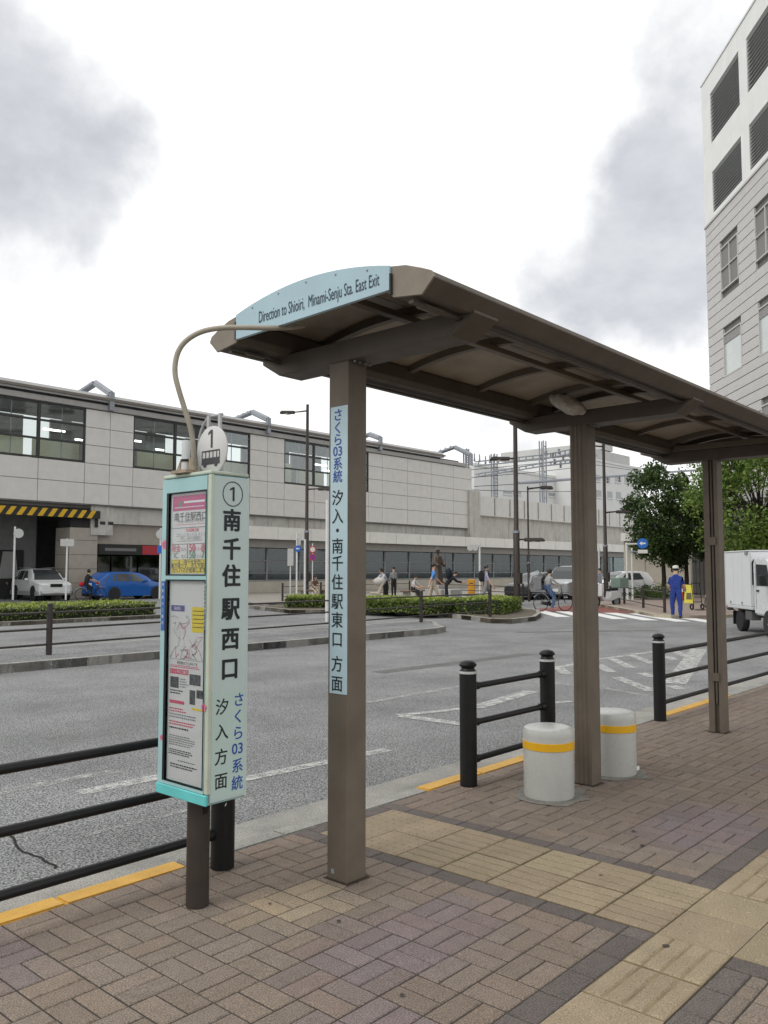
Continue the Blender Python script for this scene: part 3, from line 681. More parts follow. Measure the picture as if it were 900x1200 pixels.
for ya, yb, t_ in ((Y1 + .018, by1 - .004, '時刻表のご案内'), (by0 + .022, Y0 - .006, '次のバスをお待ちください')):
    z1 = 1.375; z0 = 1.16
    s_ = obj('side_sticker', MB().box(fx - .002, fx + .0002, ya, yb, z0, z1), M('blue sticker', (.03, .12, .36), .5, .05), frame)
    m = MB()
    for i, ch in enumerate(t_): put(m, ch, (fx - .003, (ya + yb) / 2, z1 - .014 - i * (z1 - z0 - .02) / len(t_)), -UY, UZ, .015, 0)
    obj('lettering', m, pm['white'], s_)
def sakura(y_, z_, r):
    m = MB()
    for k in range(5):
        a = math.pi / 2 + k * 2 * math.pi / 5; c = Vector((fx - .0015, y_ - math.cos(a) * r * .55, z_ + math.sin(a) * r * .55)); vs = [c + Vector((0, math.cos(t) * r * .42, math.sin(t) * r * .42)) for t in [q * math.pi / 4 for q in range(8)]]
        m.add(vs, [tuple(range(8))])
    obj('blossom_sticker', m, M('blossom pink', (.62, .16, .28), .5, 0), frame)
sakura(3.175, 1.535, .022); sakura(2.872, .86, .018); sakura(3.17, .70, .014)
m = MB(); put(m, '荒川区', (bx0 + .0035, 3.05, bz1 - .028), -UY, UZ, .02, .004); obj('lid_lettering', m, blue, body)
# leg, number disc, stub mast and gooseneck conduit
obj('leg', MB().lathe([(.049, .002), (.049, bz0 + .03)], (2.212, 3.035, 0), 24), brown_metal, bs, smooth=True)
obj('leg_bracket', MB().box(2.16, 2.262, 2.96, 3.11, bz0 - .02, bz0 - .001).prism([(2.95, bz0 - .001), (3.0, bz0 - .001), (3.0, bz0 - .10)], 2.20, 2.22, 'x'), black_metal, bs)
dz = 1.942; dy = 2.952; dxx = 2.20
disc = obj('number_disc', MB().lathe([(.102, 0), (.106, -.003), (.106, -.009), (.102, -.012)], (dxx, dy, dz), 40, axis='x'), M('disc white', (.54, .54, .53), .5, .04, 8, streak=.12, scol=(.42, .38, .30)), bs, smooth=True)
m = MB(); fxp = dxx - .0135
one(m, (fxp, dy - .004, dz + .050), -UY, UZ, .078)
def dq(u0, v0, u1, v1, e=0): m.quad((fxp - e, dy - u0, dz + v0), (fxp - e, dy - u1, dz + v0), (fxp - e, dy - u1, dz + v1), (fxp - e, dy - u0, dz + v1))
dq(-.066, -.062, .062, -.033); dq(-.066, -.006, .062, .000)
for u in (-.066, -.040, -.014, .012, .038, .058): dq(u, -.034, u + .005, -.005, .0002)
for u in (-.042, .036):
    vs = [(fxp - .0003, dy - (u + math.cos(t) * .012), dz - .062 + math.sin(t) * .012) for t in [q * math.pi / 8 for q in range(16)]]; m.add(vs, [tuple(range(16))])
obj('bus_symbol', m, M('disc print', (.045, .045, .05), .5, 0), disc)
m = MB(); hoop = [(dxx + .012, dy + .115 - .0 * q, dz - .06) for q in range(1)]
hoop = [(dxx + .01, dy + .122 * math.cos(t), dz + .03 + .135 * math.sin(t)) for t in [-.35 + q * 1.75 / 8 for q in range(9)]]
m.tube([(dxx + .01, dy + .118, dz - .10)] + hoop[:-1] + [(dxx + .012, dy - .045, dz + .155)], .006, 8); obj('disc_hoop', m, M('grey pipe', (.42, .43, .43), .45, .1, 9, metal=.3), bs, smooth=True)
for ya in (dy + .03, dy - .05): obj('disc_strap', MB().box(dxx - .004, dxx + .006, ya, ya + .016, dz + .088, dz + .158), MATS['grey pipe'], bs)
q = W(218, 556, Y=3.04)
st = obj('mast_stub', MB().lathe([(.019, bz1 + .016), (.019, 1.985), (.017, 1.989)], (q.x + .012, 3.06, 0), 20), M('stub white', (.48, .50, .50), .5, .1, 12, streak=.4, scol=(.32, .26, .18)), bs, smooth=True)
obj('clamp', MB().lathe([(.022, 1.895), (.022, 1.905)], (q.x + .012, 3.06, 0), 16), black_metal, st)
obj('mast_foot', MB().box(q.x - .03, q.x + .05, 3.0, 3.11, bz1 + .017, bz1 + .03).prism([(3.09, bz1 + .03), (3.125, bz1 + .03), (3.09, bz1 + .085)], q.x + .006, q.x + .016, 'x').prism([(3.03, bz1 + .03), (2.995, bz1 + .03), (3.03, bz1 + .085)], q.x + .006, q.x + .016, 'x'), M('rusty bracket', (.30, .24, .17), .7, .3, 25), st)
path = [(227.5, 552, 3.69), (227, 530, 3.69), (224, 505, 3.68), (216, 478, 3.67), (209, 455, 3.66), (205.2, 438, 3.66), (206, 422, 3.66), (211, 408, 3.66), (221, 397, 3.66), (237, 388.5, 3.665), (258, 384.5, 3.67), (285, 383.8, 3.68), (315, 384.3, 3.69), (340, 383.5, 3.74), (356, 381.5, 3.79)]
pp = [W(a, b, D=d) for a, b, d in path]
sp = []
for i in range(len(pp) - 1):
    p0, p1, p2, p3 = pp[max(i - 1, 0)], pp[i], pp[i + 1], pp[min(i + 2, len(pp) - 1)]
    for t in (0, .25, .5, .75): sp.append(.5 * ((2 * p1) + (p2 - p0) * t + (2 * p0 - 5 * p1 + 4 * p2 - p3) * t * t + (3 * p1 - p0 - 3 * p2 + p3) * t ** 3))
sp.append(pp[-1]); obj('gooseneck_conduit', MB().tube(sp, .0118, 12), M('tan conduit', (.33, .30, .24), .5, .12, 12), bs, smooth=True)

# ================================================================== STOOLS
cer = M('glazed white stool', (.48, .485, .455), .28, .05, 5, spec=.5, streak=.06, scol=(.32, .30, .25))
ceb = M('yellow reflective band', (.70, .38, .01), .35, .05, 14)
def stool(x, y, r, h, lab):
    t = thing('stool', lab, 'stool', (x, y, 0), 0, 'round stools under the shelter', local=True)
    b = obj('drum', MB().lathe([(r - .004, .002), (r, .01), (r, h - .062)], (0, 0, 0), 48), cer, t, smooth=True)
    obj('seat', MB().lathe([(r, h - .062), (r + .002, h - .03), (r - .006, h - .010), (r - .022, h - .002), (r - .05, h), (.02, h + .001)], (0, 0, 0), 48), cer, t, smooth=True)
    obj('band', MB().lathe([(r + .0005, h - .135), (r + .004, h - .133), (r + .004, h - .087), (r + .0005, h - .085)], (0, 0, 0), 48), ceb, b, smooth=True)
    n_ = 40; vs = [(0, 0, .003)]
    for k in range(n_):
        a = 2 * math.pi * k / n_; q = r + .075 + .07 * mnoise.noise((math.cos(a) * 2 + x, math.sin(a) * 2, 3)); vs.append((math.cos(a) * q, math.sin(a) * q, .0026))
    obj('cement_collar', MB().add(vs, [(0, k + 1, (k + 1) % n_ + 1) for k in range(n_)]), M('cement patch', (.185, .175, .155), .9, .2, 14, bump=.4, bscale=90, fine=.35, fscale=150), t)
    return t, b
s1, _ = stool(4.74, 2.82, .158, .435, 'round white stool with yellow band, nearer one left of the middle post')
s2, b2 = stool(5.57, 2.79, .158, .435, 'round white stool with yellow band, farther one right of the middle post')
a = math.radians(-100); m = MB(); m.box(.10, .13, -.163, -.155, .02, .04)
obj('maker_sticker', MB().box(.045, .085, -.1525, -.147, .03, .055), white_paint, b2)

# ================================================================== KERBSIDE RAILINGS
def rail_post(root, x, y, full=True, col=black_metal):
    p = obj('post', MB().lathe([(.057, .002), (.057, .755), (.054, .758)], (x, y, 0), 28), col, root, smooth=True)
    obj('reflective_ring', MB().lathe([(.0565, .735), (.0585, .736), (.0585, .752), (.0565, .753)], (x, y, 0), 28), M('ring silver', (.55, .56, .55), .4, .05, metal=.3), p, smooth=True)
    obj('cap', MB().lathe([(.050, .758), (.044, .770), (.046, .778), (.058, .786), (.059, .796), (.046, .812), (.02, .822), (.004, .823)], (x, y, 0), 28), col, p, smooth=True)
    return p
def rails(root, xa, xb, y, zs=(.162, .404, .645), ends=(True, True), col=black_metal):
    for z in zs:
        r = obj('rail', MB().tube([(xa, y, z), (xb, y, z)], .021, 14), col, root, smooth=True)
        for e, x, s in ((ends[0], xa, 1), (ends[1], xb, -1)):
            if e: obj('collar', MB().tube([(x, y, z), (x + s * .055, y, z)], .027, 14), col, r, smooth=True)
RY = 3.345
f1 = thing('railing', 'black pipe railing running left from behind the bus stop sign', 'railing', (-.7, RY, 0), 0, 'black kerbside railings')
rail_post(f1, 2.565, RY - .02); rail_post(f1, -.7, RY); rails(f1, -.64, 2.51, RY - .01)
obj('scratch', MB().add([(2.565 - .03, RY - .02 - .052, .30), (2.565 + .028, RY - .02 - .054, .335), (2.565 + .03, RY - .02 - .0535, .345), (2.565 - .028, RY - .02 - .0535, .312)], [(0, 1, 2, 3)]), white_paint, f1.children[0])
f2 = thing('railing', 'short black pipe railing between two posts beside the white stools', 'railing', (4.60, RY, 0), 0, 'black kerbside railings')
rail_post(f2, 4.60, RY); rail_post(f2, 5.62, RY); rails(f2, 4.655, 5.565, RY)
f3 = thing('railing', 'black pipe railing passing behind the rightmost shelter post', 'railing', (7.77, RY + .06, 0), 0, 'black kerbside railings')
rail_post(f3, 7.77, RY + .06); rail_post(f3, 11.2, RY + .06); rails(f3, 7.825, 11.145, RY + .06)
# ================================================================== TRAFFIC ISLANDS, FAR PAVEMENTS
IZ = .02
def slab(name, pts, z1, mat, kmat=None, kw=.15):
    m = MB(); m.prism([(p[0], p[1]) for p in pts], RZ - .1, z1 - .004, 'z'); s = struct(obj(name, m, mat))
    if kmat:                                             # kerb stones round the rim, one object each
        n_ = 0; P = [Vector((p[0], p[1], 0)) for p in pts]
        for a, b in zip(P, P[1:] + P[:1]):
            ln = (b - a).length; k = max(1, round(ln / .62))
            mid = (a + b) / 2; u, v, w = proj(mid.x, mid.y, 0)
            d = (b - a) / k; t = math.atan2(d.y, d.x); last = None
            for i in range(k):
                c = a + d * (i + .5); u, v, w = proj(c.x, c.y, 0)
                if w < 1 or u < -60 or u > 960 or w > 45: continue
                q = obj('kerb_stone', MB().box(-d.length / 2 + .004, d.length / 2 - .004, 0, kw, -.25, 0), kmat, s, bev=.01) if last is None else None
                if q is None: q = bpy.data.objects.new('kerb_stone', last); link(q, s)
                last = q.data; q.location = (c.x, c.y, z1); q.rotation_euler = (0, 0, t)
    return s
isl = slab('traffic_island', [(-12, 12.72), (16.3, 12.78), (16.95, 13.0), (17.3, 13.5), (18.6, 14.6), (18.7, 15.1), (-12, 15.1)], IZ, asphalt, kerb_grey, .14)
bed = []
for p in ((340, 719), (430, 719.5), (500, 721.5), (552, 727), (574, 730.5), (600, 731), (628, 727.5), (634, 723), (632, 719)): q = W(*p, Z=RZ); bed.append((q.x, q.y))
bed += [(28.3, 18.6), (27.8, 21.5), (22, 27.0)]
slab('hedge_bed', bed, IZ, M('bed soil', (.10, .085, .06), .95, .3, 6), kerb_grey, .14)
bed2 = [(-12, 23.4), (15.6, 23.6), (16.0, 26.9), (-12, 26.9)]
slab('hedge_bed', bed2, .0, MATS['bed soil'], kerb_grey, .14)
pav = M('far paving', (.27, .25, .22), .85, .12, 3, bump=.3, bscale=40, fine=.1, fscale=20)
slab('far_pavement', [(24.0, 28.3), (31, 27.9), (38, 24.5), (75, 28), (75, 43.2), (27, 43.2), (26.6, 37)], -.01, pav, kerb_grey, .15)
slab('right_pavement', [(34.6, 18.2), (27.0, 12.0), (26.6, 11.2), (27.4, 10.3), (45, 4.5), (80, -5), (140, 20), (75, 27)], -.01, M('pink paving', (.27, .215, .185), .85, .12, 3, bump=.3, bscale=40, fine=.1, fscale=20), M('kerb pale', (.40, .36, .27), .8, .15, 6), .15)
mb = MB(); q = W(300, 716, Z=RZ); mb.add([(22.8, 27.2, RZ + .006), (27.5, 27.0, RZ + .006), (27.0, 28.0, RZ + .006), (23.4, 28.1, RZ + .006)], [(0, 1, 2, 3)]); obj('red_pavement_patch', mb, red_asphalt, road)

# island railing: brown posts on a slightly skewed line, three rails
rail_brown = M('dark brown railing', (.032, .026, .024), .5, .15, 8)
def long_rail(label, pts, z0, group, h=.80, zs=(.17, .43, .70), r=.018, pr=.05):
    t = thing('railing', label, 'railing', (pts[0][0], pts[0][1], z0), 0, group)
    for x, y in pts:
        p = obj('post', MB().lathe([(pr, z0), (pr, z0 + h)], (x, y, 0), 14), rail_brown, t, smooth=True)
        obj('cap', MB().lathe([(pr - .008, z0 + h), (pr - .01, z0 + h + .02), (pr + .004, z0 + h + .03), (pr - .006, z0 + h + .055), (.005, z0 + h + .065)], (x, y, 0), 14), rail_brown, p, smooth=True)
    for (xa, ya), (xb, yb) in zip(pts, pts[1:]):
        for z in zs: obj('rail', MB().tube([(xa, ya, z0 + z), (xb, yb, z0 + z)], r, 8), rail_brown, t, smooth=True)
    return t
long_rail('dark brown three-rail railing along the traffic island across the road', [(-.9, 13.03), (2.97, 13.33), (6.84, 13.63), (10.53, 13.92), (14.2, 14.2), (17.9, 14.58), (21.5, 14.78)], IZ, 'brown railings across the road')
p5 = [W(613, 705.5, Z=0), W(575, 703, Z=0), W(520, 700, Z=0)]
long_rail('dark brown railing behind the clipped hedge near the walking men', [(p.x, p.y) for p in p5], -.01, 'brown railings across the road')
long_rail('dark brown railing at the pavement corner beside the worker in blue', [(v.x, v.y) for v in (W(712, 703, Z=0), W(731.7, 707, Z=0), W(754, 712, Z=0), W(779, 717.5, Z=0))], -.01, 'brown railings across the road')
p6 = [W(331, 704, Z=0), W(376, 701.5, Z=0), W(450, 698, Z=0), W(480, 697, Z=0)]
long_rail('dark brown railing on the far pavement by the signposts', [(p.x, p.y) for p in p6], -.01, 'brown railings across the road', zs=(.2, .68))

# ------------------------------------------------------------------ leaves
def leafmat(name, c1, c2):
    if name in MATS: return MATS[name]
    m = bpy.data.materials.new(name); m.use_nodes = True; t = m.node_tree; n = t.nodes; l = t.links; b = n['Principled BSDF']
    b.inputs['Roughness'].default_value = .55
    at = n.new('ShaderNodeAttribute'); at.attribute_name = 'Col'
    mx = n.new('ShaderNodeMix'); mx.data_type = 'RGBA'; l.new(at.outputs['Fac'], mx.inputs['Factor']); mx.inputs[6].default_value = (*c1, 1); mx.inputs[7].default_value = (*c2, 1)
    l.new(mx.outputs[2], b.inputs['Base Color'])
    tl = n.new('ShaderNodeBsdfTranslucent'); l.new(mx.outputs[2], tl.inputs[0]); ms = n.new('ShaderNodeMixShader'); ms.inputs[0].default_value = .3
    l.new(b.outputs[0], ms.inputs[1]); l.new(tl.outputs[0], ms.inputs[2]); l.new(ms.outputs[0], n['Material Output'].inputs[0])
    MATS[name] = m; return m
def leaves(name, pts, size, mat, parent, rng, up=.3):
    off = BASE.get(parent.name, Vector()); vs = []; fs = []; cs = []
    for p in pts:
        nrm = Vector((rng.gauss(0, 1), rng.gauss(0, 1), rng.gauss(0, 1) + up)).normalized()
        a = nrm.orthogonal().normalized(); a = (Matrix.Rotation(rng.uniform(0, 6.28), 3, nrm) @ a); b = nrm.cross(a)
        s = size * rng.uniform(.6, 1.25); o = len(vs); q = p - off
        vs += [q - a * s * .5, q + b * s * .30, q + a * s * .5, q - b * s * .30]; fs.append((o, o + 1, o + 2, o + 3)); cs.append(rng.random())
    me = bpy.data.meshes.new(name); me.from_pydata([tuple(v) for v in vs], [], fs); me.materials.append(mat)
    ca = me.color_attributes.new('Col', 'FLOAT_COLOR', 'CORNER'); ar = []
    for c in cs: ar += [c, c, c, 1] * 4
    ca.data.foreach_set('color', ar)
    o = bpy.data.objects.new(name, me); link(o, parent); o['kind'] = 'stuff'; return o
hedge_lit = leafmat('lit top leaves', (.13, .20, .028), (.40, .46, .085))  # light on the hedge top put into a brighter leaf colour
hedge_shaded = leafmat('shaded side leaves', (.05, .085, .018), (.20, .26, .05))  # darker copy of the leaves, side shade put into the colour
def hedge(label, path, wid, z0, h, n, seed):
    rng = random.Random(seed); path = [Vector((*p, 0)) for p in path]
    t = thing('hedge', label, 'hedge', (path[0].x, path[0].y, z0), 0, 'clipped hedges across the road')
    core = MB(); L_ = [(b - a).length for a, b in zip(path, path[1:])]; tot = sum(L_); top = []; sidep = []
    for a, b in zip(path, path[1:]):
        d = (b - a).normalized(); n2_ = Vector((-d.y, d.x, 0)); w = wid / 2 - .08
        core.add([a - n2_ * w, b - n2_ * w, b + n2_ * w, a + n2_ * w] + [v + UZ * (h - .08) for v in (a - n2_ * w, b - n2_ * w, b + n2_ * w, a + n2_ * w)], [(4, 5, 6, 7), (0, 1, 5, 4), (1, 2, 6, 5), (2, 3, 7, 6), (3, 0, 4, 7)])
        k = int(n * (b - a).length / tot)
        for _ in range(k):
            p = a + (b - a) * rng.random(); s = rng.uniform(-1, 1); hh = h * (1 + .10 * mnoise.noise((p.x * 1.3, p.y * 1.3, s)))
            if rng.random() < .62: top.append(p + n2_ * (s * wid / 2) + UZ * (z0 + hh + rng.gauss(0, .025) - .07 * abs(s) ** 4))
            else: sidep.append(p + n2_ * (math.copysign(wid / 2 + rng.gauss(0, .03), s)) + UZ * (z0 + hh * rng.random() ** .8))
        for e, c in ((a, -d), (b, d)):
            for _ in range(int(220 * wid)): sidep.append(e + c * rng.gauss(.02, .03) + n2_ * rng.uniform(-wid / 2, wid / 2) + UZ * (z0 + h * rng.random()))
    core.v = [v + UZ * z0 for v in core.v]
    obj('dark_core', core, M('hedge core', (.018, .024, .010), .95, .4, 20), t)  # solid dark block filling the hedge behind the leaves
    leaves('top_foliage', top, .085, hedge_lit, t, rng, .8); leaves('side_foliage', sidep, .085, hedge_shaded, t, rng, 0)
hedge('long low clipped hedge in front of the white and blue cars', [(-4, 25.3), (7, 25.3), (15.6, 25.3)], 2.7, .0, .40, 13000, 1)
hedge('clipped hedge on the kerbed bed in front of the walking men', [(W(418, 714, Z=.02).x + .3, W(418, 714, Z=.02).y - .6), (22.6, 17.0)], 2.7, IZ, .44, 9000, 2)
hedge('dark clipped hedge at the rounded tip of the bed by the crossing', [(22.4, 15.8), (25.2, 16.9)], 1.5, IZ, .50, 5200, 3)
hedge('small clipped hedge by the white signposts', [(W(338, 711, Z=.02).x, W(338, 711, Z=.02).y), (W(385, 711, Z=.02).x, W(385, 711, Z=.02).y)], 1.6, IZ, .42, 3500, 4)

def tree(label, base, crown, rad, n, lsize, mat, seed, clumps=26, trunk_r=.16, gap=.85, group=None, tr=None):
    rng = random.Random(seed); base = Vector(base); crown = Vector(crown)
    t = thing('tree', label, 'tree', base, 0, group)
    m = MB(); fork = base + (crown - base) * .45
    m.tube([base, base + (fork - base) * .5 + Vector((.05, -.04, 0)), fork, crown], [trunk_r, trunk_r * .8, trunk_r * .65, trunk_r * .25], 8)
    cl = []
    for k in range(clumps):
        for _ in range(30):
            v = Vector((rng.uniform(-1, 1), rng.uniform(-1, 1), rng.uniform(-1, 1)))
            if .25 < v.length < 1: break
        v = v.normalized() * (.35 + .65 * v.length)
        c = crown + Vector((v.x * rad[0], v.y * rad[1], v.z * rad[2] * (1 if v.z > 0 else 1)))
        cl.append((c, rng.uniform(.20, .36) * min(rad)))
        s = fork + (crown - fork) * rng.uniform(0, .8); mid = (s + c) / 2 + Vector((rng.gauss(0, .1), rng.gauss(0, .1), -.12))
        m.tube([s, mid, c], [trunk_r * .32, trunk_r * .2, trunk_r * .07], 5)
    obj('trunk', m, tr or M('bark', (.055, .045, .035), .9, .3, 12, bump=.5, bscale=30), t, smooth=True)
    pts = []
    for i in range(n):
        c, r = rng.choice(cl)
        v = Vector((rng.gauss(0, 1), rng.gauss(0, 1), rng.gauss(0, 1) * .75)).normalized() * (r * rng.random() ** .4 * 1.25)
        p = c + v
        if mnoise.noise(p * 1.1) < gap * .0 - .33: continue
        pts.append(p)
    leaves('crown', pts, lsize, mat, t, rng, .5); return t
dk_leaf = leafmat('dark leaves', (.02, .05, .012), (.085, .135, .03)); lt_leaf = leafmat('light leaves', (.05, .105, .015), (.20, .29, .05))
mid_leaf = leafmat('middle leaves', (.03, .06, .012), (.10, .15, .035))
b1_ = W(777, 698, Z=-.01); c1_ = W(776, 612, D=46)
tree('dark green broadleaf tree left of the rightmost shelter post', W(777, 699.5, Z=-.01), W(777, 604, D=45.6), (2.0, 2.0, 2.75), 15000, .21, dk_leaf, 11, 44)
tree('dark broadleaf tree standing just behind the larger dark tree', W(803, 699, Z=-.01), W(806, 622, D=47.5), (1.6, 1.6, 2.1), 8000, .20, dk_leaf, 12, 26)
tree('light green tree rising above the white box truck', W(893, 706, Z=-.01), W(893, 583, D=37.5), (2.9, 2.9, 2.6), 26000, .17, lt_leaf, 13, 70)
tree('shady tree trunk and crown low behind the white truck', W(868, 700, Z=-.01), W(862, 628, D=43), (1.6, 1.6, 1.3), 5000, .17, mid_leaf, 14, 18)
# low shrubs behind the right railing
for px, py, lab in ((757, 702, 'low rounded shrub behind the railing under the dark tree'), (772, 701, 'low rounded shrub nearest the worker in blue')):
    c = W(px, py, Z=0); rng = random.Random(px); t = thing('shrub', lab, 'shrub', c, 0, 'low shrubs under the dark tree')
    pts = [c + Vector((rng.gauss(0, .42), rng.gauss(0, .42), abs(rng.gauss(0, .26)) + .05)) for _ in range(1500)]
    leaves('foliage', pts, .11, mid_leaf, t, rng); obj('stem', MB().tube([c, c + UZ * .4], .03, 6), MATS['bark'], t)

# ================================================================== STATION
FY = 43.0
panel = M('station panel', (.60, .585, .56), .5, .05, 2, streak=.10, scol=(.34, .32, .29))
conc_st = M('stained concrete', (.46, .445, .41), .8, .12, 1.2, bump=.3, bscale=20, streak=.75, scol=(.15, .135, .115))
frame_m = M('dark window frame', (.035, .036, .037), .5, .1, 8)
st = thing('station_building', 'long grey panelled elevated station with dark window bands', 'station', (40, FY, 0))
bx = MB().box(10, 59.95, FY + .05, FY + .35, 5.06, 7.40); obj('wall_backing', bx, M('panel joint', (.20, .195, .19), .9, .1), st)
for xa, xb in ((23.35, 26.35), (35.0, 38.0), (46.5, 59.95)): obj('wall_backing', MB().box(xa + .05, xb - .02, FY + .05, FY + .35, 7.401, 10.46), MATS['panel joint'], st)
low = [9.1, 12.0, 14.9, 17.8, 20.7, 23.35, 24.85, 26.35, 29.23, 32.1, 35.0, 36.5, 38.0, 40.83, 43.67, 46.5, 48.07, 51.1, 54.16, 57.2, 59.9]
PMC = {}
def panel_at(xa, xb, za, zb):
    key = (round(xb - xa, 2), round(zb - za, 2)); g_ = .016
    if key not in PMC: o = obj('wall_panel', MB().box(-key[0] / 2 + g_, key[0] / 2 - g_, 0, .07, -key[1] / 2 + g_, key[1] / 2 - g_), panel, st, base=(0, 0, 0)); PMC[key] = o.data
    else: o = bpy.data.objects.new('wall_panel', PMC[key]); link(o, st)
    o.location = Vector(((xa + xb) / 2, FY - .01, (za + zb) / 2)) - BASE[st.name]; o.rotation_euler = (random.gauss(0, .0015), 0, random.gauss(0, .0015))
rows = [5.12, 6.28, 7.40, 8.42, 9.42, 10.44]
for xa, xb in zip(low, low[1:]):
    for za, zb in zip(rows[:2], rows[1:3]): panel_at(xa, xb, za, zb)
for grp in ((23.35, 24.85, 26.35), (35.0, 36.5, 38.0), (46.5, 48.07, 51.1, 54.16, 57.2, 59.9)):
    for xa, xb in zip(grp, grp[1:]):
        for za, zb in zip(rows[2:], rows[3:]): panel_at(xa, xb, za, zb)
for bays in ((12.0, 14.9, 17.8, 20.7, 23.35), (26.35, 29.23, 32.1, 35.0), (38.0, 40.83, 43.67, 46.5)):
    for xa, xb in zip(bays, bays[1:]):
        m = MB(); f = .075
        m.box(xa, xa + f, FY + .0, FY + .16, 7.42, 10.44).box(xb - f, xb, FY + .0, FY + .16, 7.42, 10.44)
        for z in (7.42, 8.42, 9.42, 10.34): m.box(xa + f, xb - f, FY + .002, FY + .158, z, z + .10)
        w = obj('window', m, frame_m, st)
        obj('muntin', MB().box((xa + xb) / 2 - .025, (xa + xb) / 2 + .025, FY + .10, FY + .14, 7.52, 10.34), M('grey muntin', (.25, .25, .25), .5, .05), w)
        for za, zb in ((7.52, 8.42), (8.52, 9.42), (9.52, 10.34)): obj('pane', MB().box(xa + f, xb - f, FY + .06, FY + .08, za, zb), glass_win, w)
# concourse seen through the glass: floor, cream parapet, far openings, ceiling, lights
obj('concourse_floor', MB().box(10, 50, FY + .4, FY + 9, 7.05, 7.25), concrete, st)
for k in range(12): obj('concourse_partition', MB().box(11.2 + 3.2 * k, 13.9 + 3.2 * k, FY + .95, FY + 1.0, 7.26, 8.62 if k % 4 else 8.95), M('cream board', (.80, .73, .46), .6, .06, 3), st)
for k in range(7): obj('concourse_column', MB().box(12.4 + 5.7 * k, 12.8 + 5.7 * k, FY + 3.2, FY + 3.6, 7.26, 10.5), M('grey column', (.2, .2, .2), .6, .1), st)
obj('concourse_ceiling', MB().box(10, 50, FY + .4, FY + 6.5, 10.84, 10.9), M('dark ceiling', (.09, .09, .09), .8, .2, 2), st)
for k in range(9): obj('far_wall_block', MB().box(10 + 5.2 * k, 13.4 + 5.2 * k, FY + 8.6, FY + 8.8, 7.26, 11.2), M('far wall grey', (.30, .30, .29), .7, .1), st)
tube_m = M('lit tube', (1, 1, .97), .5, 0, emit=6.0)
for k in range(14):
    x = 11 + 2.7 * k + (k % 3) * .4
    obj('light_tube', MB().box(x, x + 1.3, FY + 2.6 + (k % 2) * 2.2, FY + 2.66 + (k % 2) * 2.2, 9.40, 9.50), tube_m, st)
# eaves
obj('cornice', MB().box(10, 59.0, FY - .12, FY + .4, 10.47, 10.78), M('cornice grey', (.33, .32, .31), .5, .08, 3), st, bev=.02)
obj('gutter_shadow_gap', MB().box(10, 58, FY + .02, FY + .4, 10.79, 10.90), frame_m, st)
rf = obj('roof', MB().prism([(FY - .25, 10.91), (FY + 9.5, 11.6), (FY + 9.5, 11.8), (FY - .1, 11.36), (FY - .25, 11.12)], 10, 55.6, 'x'), M('roof metal', (.40, .40, .40), .4, .06, 2, metal=.3), st)
obj('gutter', MB().box(9.9, 55.7, FY - .36, FY - .255, 11.02, 11.16), M('gutter brown', (.16, .14, .12), .5, .1), rf)
# beam under the deck, hazard bar, bracket
obj('deck_beam', MB().box(25.25, 60.4, FY + .25, FY + 1.2, 4.10, 5.05), conc_st, st)
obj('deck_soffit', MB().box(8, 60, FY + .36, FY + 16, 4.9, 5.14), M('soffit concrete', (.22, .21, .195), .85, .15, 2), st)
hb = obj('height_limit_bar', MB().box(10.5, 24.3, FY - .12, FY + .10, 4.32, 4.76), M('hazard black', (.02, .02, .02), .5, .1), st)
ymat = M('hazard yellow', (.60, .36, .02), .5, .12, 6)
for k in range(24):
    x = 10.6 + .56 * k
    obj('hazard_stripe', MB().prism([(x, 4.325), (x + .28, 4.325), (x + .28 + .30, 4.755), (x + .30, 4.755)], FY - .125, FY - .121, 'y'), ymat, hb)
obj('bar_return', MB().box(24.12, 24.3, FY + .1, FY + 2.4, 3.85, 4.76), MATS['hazard black'], hb)
for k in range(5): obj('hazard_stripe', MB().prism([(FY + .15 + .42 * k, 3.86), (FY + .36 + .42 * k, 3.86), (FY + .60 + .42 * k, 4.74), (FY + .39 + .42 * k, 4.74)], 24.112, 24.118, 'x'), ymat, hb)
obj('beam_bracket', MB().box(23.9, 25.24, FY + .16, FY + 1.1, 3.43, 5.09), conc_st, st)
for x in (24.45, 24.95): obj('bracket_slot', MB().box(x, x + .32, FY + .15, FY + .17, 4.02, 4.2), dark, st)
# columns and ground floor left of the shop
tl_m = M('tile cladding', (.34, .31, .265), .55, .08, 3)
for za, zb in ((-.1, .75), (.77, 1.52), (1.54, 2.3), (2.32, 3.1), (3.12, 3.8)):
    obj('column_tile', MB().box(22.7, 24.35, FY + .22, FY + 1.8, za, zb), tl_m, st)
obj('column_core', MB().box(22.76, 24.3, FY + .3, FY + 1.7, -.1, 4.9), dark, st)
obj('underpass_wall', MB().box(19.6, 22.65, FY + 4.0, FY + 4.4, -.1, 4.9), M('underpass grey', (.20, .20, .20), .8, .15, 2), st)
obj('underpass_wall', MB().box(-6, 34, FY + 15.5, FY + 15.9, -.1, 4.89), MATS['underpass grey'], st); obj('underpass_wall', MB().box(7.6, 7.9, FY + .5, FY + 15.4, -.1, 4.89), MATS['underpass grey'], st)
obj('underpass_shutter', MB().box(20.2, 21.9, FY + 3.9, FY + 3.99, -.1, 2.6), dark, st)
obj('notice_board', MB().prism([(20.5, 1.0), (21.6, 1.0), (21.4, 2.5), (20.7, 2.5)], FY + 3.85, FY + 3.89, 'y'), M('board grey', (.3, .3, .3), .5, .1), st)
obj('lit_panel', MB().box(18.35, 18.9, FY + 3.0, FY + 3.1, 1.2, 3.2), M('cream panel', (.62, .58, .42), .6, .05), st)
